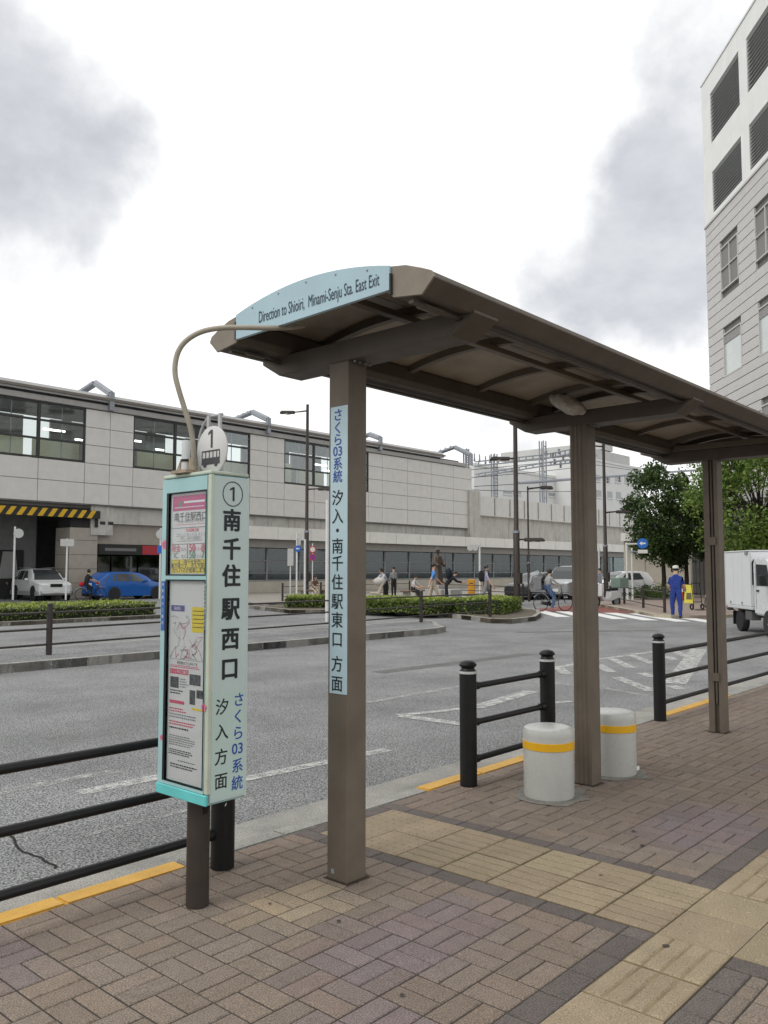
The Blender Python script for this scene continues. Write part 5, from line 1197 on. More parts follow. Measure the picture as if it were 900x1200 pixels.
# ================================================================== VEHICLES
def wheel(parent, x, y, r, w):
    s = 1 if y > 0 else -1
    o = obj('wheel', MB().lathe([(r * .62, -w / 2), (r * .94, -w / 2), (r, -w * .3), (r, w * .3), (r * .94, w / 2), (r * .62, w / 2)], (x, y, r), 24, axis='y'), rubber, parent, smooth=True)
    obj('rim', MB().lathe([(r * .66, s * w * .30), (r * .64, s * w * .48), (r * .5, s * w * .40), (r * .15, s * w * .46), (.01, s * w * .47)], (x, y, r), 20, axis='y'), M('alloy rim', (.50, .51, .52), .35, .05), o, smooth=True)
    for k in range(5):
        a = k * 2 * math.pi / 5; c = Vector((x + math.cos(a) * r * .42, y + s * w * .452, r + math.sin(a) * r * .42)); obj('rim_gap', MB().lathe([(r * .09, -.012), (r * .09, .012)], c, 8, axis='y'), dark, o)
def carmk(label, loc, rz, paint, secs, lower=None, wheels=(1.3, -1.3, .33), hw=.84, wins=(), lights=(), group=None, belt=None, plate=True, z=RZ):
    t = thing('car', label, 'car', (loc[0], loc[1], z), rz, group, local=True)
    m = MB(); n_ = 11; vs = []
    for (x, zl, zb, zt, wl, wb_, wt) in secs:
        zm = zl + (zb - zl) * .55
        half = [(wl, zl), (wb_ * .99, zl + (zb - zl) * .22), (wb_ * 1.0, zm), (wb_ * .965, zb), (wt, zt - .04 * (zt > zb + .1)), (wt * .75, zt)]
        ring = [(x, y_, z_) for y_, z_ in half] + [(x, -y_, z_) for y_, z_ in reversed(half)]; vs += ring
    k = 12; fs = []
    for i in range(len(secs) - 1):
        for q in range(k): fs.append((i * k + q, i * k + (q + 1) % k, (i + 1) * k + (q + 1) % k, (i + 1) * k + q))
    fs += [tuple(range(k)), tuple(range((len(secs) - 1) * k, len(secs) * k))]
    m.add(vs, fs); b = obj('body', m, paint, t, smooth=True)
    def sec_at(x):
        S = sorted(secs)
        for a, c in zip(S, S[1:]):
            if a[0] <= x <= c[0]:
                f = (x - a[0]) / max(1e-6, c[0] - a[0]); return [a[i] + (c[i] - a[i]) * f for i in range(7)]
        return S[-1] if x > S[-1][0] else S[0]
    for pts in wins:                                      # side glass: list of (x, fraction between belt and roof)
        for s in (-1, 1):
            vs = []
            for x, f in pts:
                q = sec_at(x); y_ = (q[5] * .965 + (q[6] - q[5] * .965) * f) + .012; vs.append((x, s * y_, q[2] + (q[3] - .04 - q[2]) * f))
            obj('side_window', MB().add(vs, [tuple(range(len(vs)))]), M('car window', (.035, .04, .042), .06, .1, 2, spec=.8), b)
    if lower:
        for s in (-1, 1): obj('lower_cladding', MB().box(secs[0][0] + .1 if secs[0][0] < secs[-1][0] else secs[-1][0] + .1, max(secs[0][0], secs[-1][0]) - .1, min(s * (hw + .002), s * (hw + .02)), max(s * (hw + .002), s * (hw + .02)), secs[2][1] + .0, secs[2][1] + .22), lower, b)
    for x in wheels[:2]:
        for s in (-1, 1):
            obj('wheel_arch', MB().lathe([(wheels[2] * 1.16, -.012), (wheels[2] * 1.16, .012)], (x, s * (hw + .004), wheels[2] + .01), 24, axis='y'), dark, b)
            wheel(t, x, s * (hw - .08), wheels[2], .21)
    for nm, c, sz, mt in lights: obj(nm, MB().cbox(*c, *sz), mt, b, bev=min(sz) * .3)
    for s in (-1, 1):
        q = sec_at(.55); obj('door_mirror', MB().cbox(.62, s * (hw + .08), q[2] + .06, .14, .18, .13), paint, b, bev=.03)
        obj('door_handle', MB().cbox(-.1, s * (hw + .012), q[2] - .12, .16, .02, .03), paint, b)
    return t, b
wpaint = M('white car paint', (.62, .63, .63), .22, .02, 3, spec=.6); bpaint = M('blue car paint', (.004, .085, .34), .2, .03, 3, spec=.7); spaint = M('silver car paint', (.42, .43, .44), .25, .03, 3, metal=.5)
hl_m = M('headlamp glass', (.62, .64, .64), .12, .1, 20, spec=.8); tl_r = M('tail lamp red', (.40, .02, .02), .2, .05); plate_m = M('number plate', (.66, .66, .62), .5, .05); blk = black_metal
def wagon_secs(L, H, hw, hood, nose, belt, rake=.55, rear=.25, zl=.20):
    f, r = L / 2, -L / 2
    return [(f, zl + .12, nose - .02, nose, hw * .78, hw * .80, hw * .70), (f - .12, zl + .02, nose + .06, nose + .08, hw * .9, hw * .94, hw * .82), (f - .5, zl, belt - .10, belt - .04, hw, hw, hw * .86), (f - hood, zl, belt, belt + .05, hw, hw, hw * .88),
            (f - hood - rake * .5, zl, belt + .01, belt + (H - belt) * .62, hw, hw, hw * .80), (f - hood - rake, zl, belt + .02, H - .05, hw, hw, hw * .74), (f - hood - rake - .6, zl, belt + .03, H, hw, hw, hw * .75), (r + .9, zl, belt + .05, H - .01, hw, hw, hw * .75), (r + rear + .12, zl, belt + .06, H - .07, hw, hw, hw * .72), (r + .10, zl + .03, belt + .0, belt + .10, hw * .95, hw * .96, hw * .76), (r, zl + .14, belt - .16, belt - .06, hw * .86, hw * .88, hw * .74)]
def heading(px_front, v_px, th): pass
def car_heading(px, th):                                   # nose turned th to the picture's right of pointing at the viewer
    v = math.atan2((W(px, 690, D=10)).y, (W(px, 690, D=10)).x); vv = Vector((math.cos(v), math.sin(v))); pr = Vector((vv.y, -vv.x)); h_ = -vv * math.cos(th) + pr * math.sin(th); return math.atan2(h_.y, h_.x)
# white SUV
secs = wagon_secs(4.55, 1.66, .90, 1.15, .80, 1.02, .75, .35, .27)
wn_ = [[(.50, .04), (.05, .88), (-.30, .9), (-.30, .04)], [(-.38, .04), (-.38, .9), (-1.05, .9), (-1.15, .04)], [(-1.22, .04), (-1.14, .88), (-1.62, .78), (-1.85, .06)]]
lg = [('headlight', (2.19, .60, .80), (.16, .36, .15), hl_m), ('headlight', (2.19, -.60, .80), (.16, .36, .15), hl_m), ('grille', (2.27, 0, .79), (.06, .62, .17), blk), ('number_plate', (2.30, 0, .50), (.03, .36, .17), plate_m), ('bumper', (2.20, 0, .43), (.14, 1.56, .20), M('bumper grey', (.30, .31, .31), .4, .05)), ('fog_lamp', (2.26, .6, .50), (.05, .18, .08), hl_m), ('fog_lamp', (2.26, -.6, .50), (.05, .18, .08), hl_m)]
pc = W(52, 704.5, Z=RZ); pc = W(48, 690, D=45.0)
suv, sbod = carmk('white SUV with grey lower trim parked facing us behind the hedge', (pc.x, pc.y), car_heading(50, math.radians(19)), wpaint, secs, MATS['bumper grey'], (1.42, -1.30, .36), .90, wn_, lg, 'parked cars')
def screen(body, secs, hw, i0, i1, name='windscreen', e=.012):
    a, b = secs[i0], secs[i1]; s = 1 if a[0] > b[0] else -1
    za, zb = a[3] + .02, b[3] - .03
    d = Vector((b[3] - a[3], 0, -(b[0] - a[0]))).normalized() * e * (1 if b[3] > a[3] else -1)
    if d.z < 0: d = -d
    ya, yb = a[6] * .93, b[6] * .86
    q = [Vector((a[0], ya, a[3])), Vector((a[0], -ya, a[3])), Vector((b[0], -yb, b[3])), Vector((b[0], yb, b[3]))]
    return obj(name, MB().add([v + d for v in q], [(0, 1, 2, 3)]), MATS['car window'], body)
screen(sbod, secs, .9, 3, 4); screen(sbod, secs, .9, 4, 5, 'windscreen'); 
m = MB().box(-1.6, .1, .60, .64, 1.69, 1.72); obj('roof_rail', m, MATS['bumper grey'], sbod); obj('roof_rail', MB().box(-1.6, .1, -.64, -.60, 1.69, 1.72), MATS['bumper grey'], sbod)
# blue estate
secs = wagon_secs(4.5, 1.50, .86, 1.05, .70, .92, .8, .5, .19)
wn_ = [[(.60, .06), (.10, .86), (-.25, .88), (-.25, .05)], [(-.32, .05), (-.32, .88), (-1.02, .86), (-1.12, .06)], [(-1.20, .06), (-1.10, .85), (-1.55, .72), (-1.88, .16)]]
lg = [('tail_light', (-2.14, .66, .88), (.20, .26, .16), tl_r), ('tail_light', (-2.14, -.66, .88), (.20, .26, .16), tl_r), ('number_plate', (-2.25, 0, .80), (.03, .36, .17), plate_m), ('headlight', (2.08, .6, .70), (.2, .3, .14), hl_m), ('headlight', (2.08, -.6, .70), (.2, .3, .14), hl_m), ('bumper', (-2.2, 0, .42), (.12, 1.5, .2), bpaint), ('tail_lens', (-2.19, -.66, .82), (.14, .2, .05), hl_m)]
pa = W(113, 703.5, Z=RZ)
carmk('bright blue estate car partly hidden by the bus stop sign', (pa.x + 2.25, pa.y + .85), math.radians(3), bpaint, secs, None, (1.36, -1.30, .32), .86, wn_, lg, 'parked cars')
# white hatchback and silver minivan by the crossing
secs = wagon_secs(4.1, 1.52, .84, .95, .72, .93, .8, .3, .2)
wn_ = [[(.62, .06), (.15, .86), (-.2, .88), (-.2, .05)], [(-.27, .05), (-.27, .88), (-.95, .84), (-1.15, .06)]]
lg = [('tail_light', (-1.98, .66, .86), (.16, .2, .24), tl_r), ('tail_light', (-1.98, -.66, .86), (.16, .2, .24), tl_r), ('headlight', (1.88, .58, .72), (.2, .32, .14), hl_m), ('headlight', (1.88, -.58, .72), (.2, .32, .14), hl_m), ('grille', (2.03, 0, .62), (.04, .8, .12), blk), ('number_plate', (2.06, 0, .45), (.03, .34, .16), plate_m)]
q = W(728, 697.5, Z=RZ); hb_, bb_ = carmk('white hatchback parked behind the railing under the lamp', (q.x, q.y), car_heading(728, math.radians(-52)), wpaint, secs, None, (1.25, -1.25, .31), .84, wn_, lg, 'parked cars'); screen(bb_, secs, .84, 3, 4); screen(bb_, secs, .84, 4, 5)
secs = wagon_secs(4.4, 1.82, .84, .62, .86, 1.05, .7, .2, .2)
wn_ = [[(.95, .06), (.60, .86), (.3, .9), (.3, .05)], [(.2, .05), (.2, .9), (-.8, .9), (-.85, .05)], [(-.93, .05), (-.9, .9), (-1.75, .86), (-1.9, .08)]]
lg = [('headlight', (2.05, .6, .86), (.2, .3, .18), hl_m), ('headlight', (2.05, -.6, .86), (.2, .3, .18), hl_m), ('grille', (2.17, 0, .78), (.04, .8, .14), blk), ('number_plate', (2.2, 0, .5), (.03, .34, .16), plate_m), ('tail_light', (-2.12, .7, 1.1), (.12, .14, .4), tl_r), ('tail_light', (-2.12, -.7, 1.1), (.12, .14, .4), tl_r)]
q = W(672, 701.5, Z=RZ); mv, mvb = carmk('silver minivan waiting behind the woman on the bicycle', (q.x, q.y), car_heading(672, math.radians(-25)), spaint, secs, None, (1.35, -1.3, .32), .84, wn_, lg, 'parked cars'); screen(mvb, secs, .84, 3, 4); screen(mvb, secs, .84, 4, 5)
secs = wagon_secs(4.2, 1.48, .84, 1.05, .70, .92, .8, .5, .19); q = W(628, 702, Z=RZ)
carmk('dark car waiting left of the silver minivan', (q.x, q.y), car_heading(628, math.radians(-30)), M('dark car paint', (.02, .021, .024), .2, .05, 3, spec=.6), secs, None, (1.3, -1.25, .31), .84, [[(.60, .06), (.10, .86), (-.9, .86), (-1.1, .06)]], [('headlight', (1.93, .6, .7), (.2, .34, .14), M('yellow lamp', (.62, .50, .12), .2, .1)), ('headlight', (1.93, -.6, .7), (.2, .34, .14), MATS['yellow lamp'])], 'parked cars')

# small white box truck
q = W(870, 739.5, Z=RZ); th = car_heading(872, math.radians(20))
tk = thing('box_truck', 'small white box truck standing at the right edge beside the railing', 'truck', (q.x, q.y, RZ), th, local=True)
# local: x forward, rear axle at x=0; visible flank is the truck's right side (-y)
yo = .62
def tb(name, x0, x1, y0, y1, z0, z1, mat, par=tk, bev=.012): return obj(name, MB().box(x0, x1, y0 + yo, y1 + yo, z0, z1), mat, par, bev=bev)
tb('chassis', -.75, 2.35, -.45, .45, .38, .55, M('chassis grey', (.10, .10, .10), .6, .1))
bx_ = tb('cargo_box', -.85, .98, -.72, .72, .66, 2.02, M('box white', (.66, .67, .68), .4, .03, 3))
tb('lower_rail', -.86, .99, -.73, .73, .58, .655, M('rail white', (.55, .56, .56), .4, .05), bx_)
for x in (-.84, .96): tb('corner_post', x - .02, x + .02, -.735, -.721, .66, 2.02, MATS['rail white'], bx_, .004)
tb('roof_rim', -.87, 1.0, -.735, .735, 2.021, 2.055, MATS['rail white'], bx_); tb('roof_clip', .62, .80, -.745, -.736, 1.94, 2.04, M('clip grey', (.25, .25, .25), .5, .1), bx_, .004)
cabp = [(1.06, .48), (2.22, .45), (2.30, .70), (2.27, 1.05), (1.98, 1.78), (1.85, 1.86), (1.10, 1.86), (1.04, 1.7)]
cb_ = obj('cab', MB().prism([(x, z) for x, z in cabp], -.70 + yo, .70 + yo, 'y'), M('cab white', (.64, .65, .66), .28, .03, 3, spec=.6), tk, bev=.04, seg=2)
for s in (-1, 1):
    y = yo + s * .702
    obj('side_window', MB().prism([(1.26, 1.18), (2.10, 1.18), (1.90, 1.68), (1.26, 1.70)], min(y, y + s * .008), max(y, y + s * .008), 'y'), MATS['car window'], cb_)
    obj('door_seam', MB().prism([(1.20, .62), (1.212, .62), (1.212, 1.76), (1.20, 1.76)], min(y, y + s * .003), max(y, y + s * .003), 'y'), M('seam dark', (.12, .12, .12), .7, 0), cb_)
    obj('door_handle', MB().cbox(1.34, y + s * .012, 1.06, .12, .025, .04), black_metal, cb_); obj('door_mirror', MB().cbox(2.05, y + s * .16, 1.32, .10, .14, .24), black_metal, cb_, bev=.02); obj('mirror_arm', MB().tube([(2.1, y, 1.2), (2.06, y + s * .12, 1.28)], .012, 6), black_metal, cb_)
    obj('headlight', MB().cbox(2.27, yo + s * .5, .78, .06, .26, .18), hl_m, cb_, bev=.02)
    obj('mud_flap', MB().box(-.35, -.33, yo + s * .62 - .1, yo + s * .62 + .1, .16, .5), black_metal, tk)
    for x, r in ((0, .27), (1.9, .27)): obj('wheel_arch', MB().lathe([(.31, -.008), (.31, .008)], (x, yo + s * .697, .30), 20, axis='y'), dark, cb_ if x else tk) if x else None; wheel(tk, x, yo + s * .60, r, .17)
obj('windscreen', MB().add([(2.285, yo - .58, 1.08), (2.285, yo + .58, 1.08), (2.02, yo + .52, 1.74), (2.02, yo - .52, 1.74)], [(0, 1, 2, 3)]), MATS['car window'], cb_)
obj('air_intake', MB().tube([(1.02, yo - .69, 1.2), (1.02, yo - .69, 1.75), (1.12, yo - .69, 1.8)], .03, 8), black_metal, tk)
for x_ in (-.25, .37): tb('panel_rib', x_ - .012, x_ + .012, -.7225, -.7205, .68, 2.0, M('box rib', (.58, .59, .60), .4, .03), bx_, 0)
tb('side_marker', -.80, -.70, -.74, -.731, .60, .64, M('marker orange', (.5, .2, .02), .3, .05), bx_, 0); tb('hinge', .30, .36, -.738, -.722, .70, .76, MATS['clip grey'], bx_, 0); tb('hinge', -.50, -.44, -.738, -.722, .70, .76, MATS['clip grey'], bx_, 0)
tb('toolbox', .45, .85, -.70, -.46, .32, .54, MATS['chassis grey']); tb('number_plate', 2.30, 2.315, -.17, .17, .5, .66, plate_m, tk, .003)

# ================================================================== PEOPLE
SK = {'skin': M('skin', (.50, .32, .23), .6, .05, 20), 'hair': M('black hair', (.012, .010, .009), .5, .2, 60)}
def C(name, col, var=.12): return M('cloth ' + name, col, .85, var, 14, bump=.3, bscale=40)
def person(label, loc, rz, h=1.68, top=None, legs=None, shoes=None, pose=None, sleeve='short', hair='short', hat=None, shorts=False, extra=None, z=None, bronze=None, group='people across the road', bulk=1.12):
    P = dict(lean=0, th=(0, 0), kn=(0, 0), sh=(0, 0), el=(.15, .15), out=.10, head=0, ph=.93, spread=.0); P.update(pose or {})
    k = h / 1.70
    t = thing('person', label, 'person', loc, rz, group, local=True)
    V, E, Rr, B = [], [], [], []
    def v(p, r): V.append(Vector(p)); Rr.append(tuple(q * bulk for q in r) if isinstance(r, tuple) else r * bulk); return len(V) - 1
    def e(a, b, mt): E.append((a, b)); B.append(mt)
    sl, cl_ = math.sin(P['lean']), math.cos(P['lean'])
    def T(z, x=0, y=0): return Vector((P.get('px', 0) + x * cl_ + z * sl, y, P['ph'] + z * cl_ - x * sl))
    pel = v(T(0), (.125, .15)); wa = v(T(.16), (.105, .135)); ch = v(T(.36), (.115, .16)); nb = v(T(.50), (.055, .06)); hd0 = v(T(.57, .01), (.052, .052))
    e(pel, wa, 'legs'); e(wa, ch, 'top'); e(ch, nb, 'top'); e(nb, hd0, 'skin')
    hn = P['head']; hc = T(.66, .02) + Vector((math.sin(hn) * .05, 0, 0)); hd = v(hc, (.072 / bulk, .080 / bulk)); ht = v(hc + Vector((-.006, 0, .085)), (.062 / bulk, .066 / bulk)); e(hd0, hd, 'skin'); e(hd, ht, 'skin')
    fing = []
    for i, s in enumerate((1, -1)):
        hp = v(T(-.03, 0, s * .085), .088); e(pel, hp, 'legs')
        th, kn = P['th'][i], P['kn'][i]; y = s * (.09 + P['spread'])
        a = V[hp]; kp = a + Vector((math.sin(th) * .43, s * P['spread'] * .5, -math.cos(th) * .43)); kv = v(kp, .060); e(hp, kv, 'legs')
        sh_ = th - kn; an = kp + Vector((math.sin(sh_) * .42, 0, -math.cos(sh_) * .42)); mid = v(kp.lerp(an, .35), .055); e(kv, mid, 'shin'); av = v(an, .040); e(mid, av, 'shin')
        hl = v(an + Vector((-.03, 0, -.045)), .036); tv = v(an + Vector((.15 * math.cos(sh_ * .5), 0, -.05 + .15 * math.sin(sh_ * .5) * .8)), .032); e(av, hl, 'shoes'); e(av, tv, 'shoes')
        sp = v(T(.41, 0, s * .165), .060); e(ch, sp, 'top')
        sa, el = P['sh'][i], P['el'][i]; o_ = P['out']
        ev = T(.41, 0, s * .175) + Vector((math.sin(sa) * .28, s * o_ * .28, -math.cos(sa) * .28)); m1_ = v(V[sp].lerp(ev, .45), .052); e(sp, m1_, 'top'); ei = v(ev, .042); e(m1_, ei, 'top' if sleeve == 'long' else 'skin' if sleeve == 'none' else 'sleeve')
        fa = sa + el; wv_ = ev + Vector((math.sin(fa) * .25, s * o_ * .05, -math.cos(fa) * .25)); wi = v(wv_, .027); e(ei, wi, 'top' if sleeve == 'long' else 'skin')
        hv = wv_ + Vector((math.sin(fa) * .08, 0, -math.cos(fa) * .08)); hi = v(hv, .034); e(wi, hi, 'skin'); fing.append((hv, fa, s))
    me = bpy.data.meshes.new('sk'); me.from_pydata([tuple(q * 1.0) for q in V], E, []); ob = bpy.data.objects.new('sk', me); COL.objects.link(ob)
    md = ob.modifiers.new('s', 'SKIN'); md.use_smooth_shade = True; md.branch_smoothing = .4
    for i, r in enumerate(Rr): me.skin_vertices[0].data[i].radius = r if isinstance(r, tuple) else (r, r)
    me.skin_vertices[0].data[0].use_root = True
    ob.modifiers.new('u', 'SUBSURF').levels = 1
    dg = bpy.context.evaluated_depsgraph_get(); ev = ob.evaluated_get(dg); mm_ = ev.to_mesh()
    out = MB(); out.v = [q.co.copy() for q in mm_.vertices]; out.f = [tuple(p.vertices) for p in mm_.polygons]; ev.to_mesh_clear(); bpy.data.objects.remove(ob)
    order = ['skin', 'top', 'legs', 'shoes', 'hair']; mats = [SK['skin'], top, legs, shoes or C('dark shoes', (.03, .03, .03)), SK['hair']]
    if bronze: mats = [bronze] * 5
    idx = []
    for f in out.f:
        c = sum((out.v[i] for i in f), Vector()) / len(f); best, bm_ = 9, 'top'
        for (a, b), mt in zip(E, B):
            A, D_ = V[a], V[b] - V[a]; tt_ = max(0, min(1, (c - A).dot(D_) / max(1e-9, D_.length_squared))); ra = Rr[a] if not isinstance(Rr[a], tuple) else sum(Rr[a]) / 2; rb = Rr[b] if not isinstance(Rr[b], tuple) else sum(Rr[b]) / 2
            d_ = (c - A - D_ * tt_).length / (ra + (rb - ra) * tt_)
            if mt == 'sleeve': mt2 = 'top' if tt_ < .55 else 'skin'
            elif mt == 'shin': mt2 = 'skin' if shorts else 'legs'
            else: mt2 = mt
            if d_ < best: best, bm_ = d_, mt2
        idx.append(order.index(bm_))
    out.m = idx
    if not bronze: out.v = [q if q.z > hc.z - .12 else q + mnoise.noise_vector(q * 11 + Vector((h * 7, 0, 0))) * .011 + mnoise.noise_vector(q * 5) * .010 for q in out.v]   # cloth folds
    for hv, fa, s in fing:                                 # four fingers and a thumb, slightly curled
        dr = Vector((math.sin(fa), 0, -math.cos(fa))); sd_ = Vector((math.cos(fa), 0, math.sin(fa))); ax_ = Vector((0, 1, 0))
        for q, (o_, ln) in enumerate(((-.026, .058), (-.009, .068), (.009, .064), (.026, .050))):
            a = hv + sd_ * o_ + dr * .015; b = a + dr * ln * .55; c = b + dr * ln * .4 - ax_ * s * .018; out.tube([a, b, c], [.0095, .009, .007], 6, 0)
        a = hv + sd_ * .024 - dr * .02; out.tube([a, a + sd_ * .024 + dr * .02, a + sd_ * .030 + dr * .045 - ax_ * s * .01], [.010, .010, .008], 6, 0)
    # face
    fx_ = hc + Vector((.073, 0, .012)); out.ball(fx_ + Vector((.006, 0, -.004)), (.014, .011, .020), 6, 0)
    for s in (-1, 1):
        out.ball(hc + Vector((.066, s * .030, .028)), (.008, .011, .007), 6, 4); out.ball(hc + Vector((0, s * .080, .008)), (.018, .010, .028), 6, 0)
    out.ball(hc + Vector((.070, 0, -.040)), (.006, .022, .006), 6, 0)
    out.v = [q * k for q in out.v]
    b = obj('body', out, mats, t, smooth=True)
    hm = MB(); hh = (hc + Vector((-.012, 0, .055))) * k
    if hair == 'short': hm.ball(hh, (.094 * k, .093 * k, .082 * k), 12)
    elif hair == 'long': hm.ball(hh, (.097 * k, .096 * k, .088 * k), 12); hm.ball(hh + Vector((-.05, 0, -.10)) * k, (.060 * k, .085 * k, .13 * k), 10)
    elif hair == 'bob': hm.ball(hh + Vector((-.015, 0, -.02)) * k, (.098 * k, .105 * k, .110 * k), 12)
    if hair: 
        hm.v = [q if (q - hc * k).x < .055 * k or q.z > hc.z * k + .075 * k else Vector((hc.x * k + .05 * k, q.y, q.z)) for q in hm.v]; obj('hair', hm, bronze or SK['hair'], t, smooth=True)
    if hat:
        hz = (hc + Vector((0, 0, .075))) * k; m = MB(); m.lathe([(.103 * k, 0), (.102 * k, .045 * k), (.085 * k, .085 * k), (.03 * k, .10 * k)], hz, 16); o = obj('cap', m, hat, t, smooth=True)
        obj('cap_peak', MB().prism([(.06 * k, -.08 * k), (.17 * k, -.05 * k), (.18 * k, 0), (.17 * k, .05 * k), (.06 * k, .08 * k)], 0, .008, 'z').xf(Matrix.Translation(hz + Vector((0, 0, .002)))), hat, o)
    if extra: extra(t, k, T)
    return t
def spot(px, py, D, z=-.01): p = W(px, py, D=D); return (p.x, p.y, z)
TOV = math.atan2(-math.sin(YAW), -math.cos(YAW))          # facing the viewer
AWAY = TOV + math.pi; PR = RGT; PL = LFT
navy = C('coverall blue', (.016, .04, .21), .3); denim = C('denim', (.08, .13, .24)); blackc = C('black', (.015, .015, .017)); greyc = C('grey', (.22, .22, .23)); whitec = C('white', (.55, .55, .56)); beige = C('beige', (.42, .36, .28))
p = W(793, 724.5, Z=RZ)
def belt(t, k, T): obj('belt', MB().lathe([(.128, -.02), (.130, 0), (.128, .02)], (0, 0, 1.0), 20).xf(Matrix.Diagonal((1, 1.15, 1, 1))), navy, t)
person('worker in royal blue coveralls and white cap standing at the crossing', (p.x, p.y, RZ), AWAY - .5, 1.66, navy, navy, C('dark shoes', (.03, .03, .03)), dict(th=(.06, -.06), sh=(.25, .35), el=(.9, .7), spread=.09, out=.22), 'short', 'short', C('cap white', (.6, .58, .52)), extra=belt, group='people near the crossing', bulk=1.42)
def bag(cx, cy, cz, sx, sy, sz, mat, name='backpack'):
    def f(t, k, T):
        m = MB(); m.ball((cx, cy, cz), (sx, sy, sz), 12); m.v = [Vector((max(-1, min(1, (q.x - cx) / sx * 1.25)) * sx + cx, max(-1, min(1, (q.y - cy) / sy * 1.25)) * sy + cy, max(-1, min(1, (q.z - cz) / sz * 1.2)) * sz + cz)) for q in m.v]
        b = obj(name, m, mat, t, smooth=True)
        for s in (-1, 1): obj('strap', MB().tube([(cx + sx * .3, s * .09, cz + sz * .8), (.02, s * .11, 1.47), (.11, s * .10, 1.34), (.06, s * .12, 1.12)], .016, 6), mat, b)
    return f
walk = dict(th=(.42, -.35), kn=(.1, .35), sh=(-.4, .35), el=(.2, .3), ph=.90)
walk2 = dict(th=(-.3, .4), kn=(.3, .1), sh=(.55, -.5), el=(.35, .2), ph=.90)
person('man in a blue T-shirt and pale shorts walking right behind the hedge', spot(508, 680, 34), PR + .1, 1.74, C('sky blue tee', (.07, .22, .55)), beige, None, walk2, 'short', 'short', shorts=True)
person('man in a lavender shirt with a dark backpack walking right', spot(570, 680, 33.5), PR - .1, 1.66, C('lavender shirt', (.34, .34, .48)), greyc, None, walk, 'short', 'short', extra=bag(-.20, 0, 1.22, .10, .14, .22, blackc))
person('person in dark clothes bending forward under a big backpack', spot(526, 690, 39), PR, 1.62, C('navy dark', (.012, .014, .022)), blackc, None, dict(lean=.75, th=(.1, -.05), sh=(.8, .9), el=(.5, .5), ph=.88, px=-.1), 'long', 'short', extra=lambda t, k, T: obj('backpack', MB().ball(tuple(T(.38, -.22)), (.17, .19, .27), 12), C('navy pack', (.012, .016, .028)), t, smooth=True))
person('woman in a black and white checked top bending over a pushchair', spot(452, 690, 38), PL + .6, 1.64, M('checked cloth', (.40, .41, .46), .85, .8, 40), blackc, None, dict(lean=.42, sh=(.8, .8), el=(.5, .5), ph=.9), 'short', 'bob', extra=lambda t, k, T: obj('shoulder_bag', MB().ball((-.13, -.19, .93), (.09, .12, .15), 10), blackc, t, smooth=True))
person('person in a grey top and black trousers standing turned away', spot(461.5, 690, 44), AWAY + .4, 1.64, greyc, blackc, None, dict(sh=(.2, .3), el=(.3, 1.0)), 'long', 'short')
def seatp(lean): return dict(lean=lean, th=(1.35, 1.25), kn=(1.35, 1.3), sh=(.7, .6), el=(.6, .7), ph=.52)
def bench(label, loc, rz):
    t = thing('bench', label, 'bench', loc, rz, 'benches on the far pavement', local=True)
    obj('seat', MB().box(-.25, .25, -.8, .8, .38, .44), M('bench wood', (.16, .11, .07), .7, .2, 8), t, bev=.01)
    for s in (-1, 1): obj('leg', MB().box(-.2, .2, s * .6 - .05, s * .6 + .05, 0, .379), concrete, t)
bl = spot(484, 690, 43); bench('low bench under the person in a white shirt by the railing', bl, PR - .6); person('person in a white shirt sitting on a bench by the railing', bl, PR - .6, 1.6, whitec, blackc, None, seatp(.25), 'short', 'short')
bl = spot(367, 690, 44); bench('low bench under the person in brown beside the street lamp', bl, PR - .9); person('person in a brown top sitting on a bench beside the street lamp', bl, PR - .9, 1.62, C('brown top', (.15, .09, .07)), beige, None, seatp(.35), 'short', 'long')
person('person in a red top half hidden behind the thick lamp pole', spot(604.5, 688, 50), PL, 1.5, C('red top', (.45, .02, .05)), blackc, None, dict(sh=(.1, .1)), 'short', 'short')
vest = C('hi-vis yellow', (.62, .62, .05))
person('person in a yellow high-visibility vest behind the white truck', spot(854, 690, 31), TOV + .7, 1.66, vest, C('work blue', (.04, .07, .2)), None, dict(sh=(.4, .2), el=(.5, .3)), 'short', 'short', group='people near the crossing')
person('small figure with a dark bag standing by the white hatchback', spot(703.5, 697, 42), PL, 1.55, C('dark navy', (.02, .025, .045)), blackc, None, dict(sh=(.3, .2)), 'long', 'short', group='people near the crossing')
person('small dark figure at the far left edge inside the underpass', spot(4, 690, 47), PR, 1.6, blackc, blackc, None, walk, 'long', 'short')
# bronze statue on its stone base
bz = M('dark bronze statue', (.10, .075, .06), .5, .25, 8, metal=.4)
sp_ = spot(513, 695, 41); sd_ = thing('statue', 'dark bronze statue of a standing robed figure on a stone base', 'statue', sp_, TOV + .8, local=True)
obj('pedestal', MB().box(-.45, .45, -.45, .45, 0, .55).box(-.35, .35, -.35, .35, .551, .75), M('granite', (.36, .35, .34), .6, .2, 30), sd_, bev=.02)
m = MB(); m.lathe([(.30, .76), (.30, .95), (.25, 1.3), (.22, 1.65), (.235, 1.95), (.20, 2.15), (.07, 2.24), (.06, 2.28)], (0, 0, 0), 18)
m.v = [Vector((q.x * (.8 + .12 * math.sin(6 * math.atan2(q.y, q.x))), q.y, q.z)) for q in m.v]; obj('robe', m, bz, sd_, smooth=True)
m = MB(); m.ball((.02, 0, 2.38), (.10, .09, .13), 12).ball((.11, 0, 2.37), (.02, .015, .025), 6); obj('head', m, bz, sd_, smooth=True)
for s in (-1, 1): obj('sleeve', MB().tube([(0, s * .20, 2.08), (.06, s * .28, 1.82), (.24, s * .22, 1.68)], [.09, .11, .07], 10), bz, sd_, smooth=True)
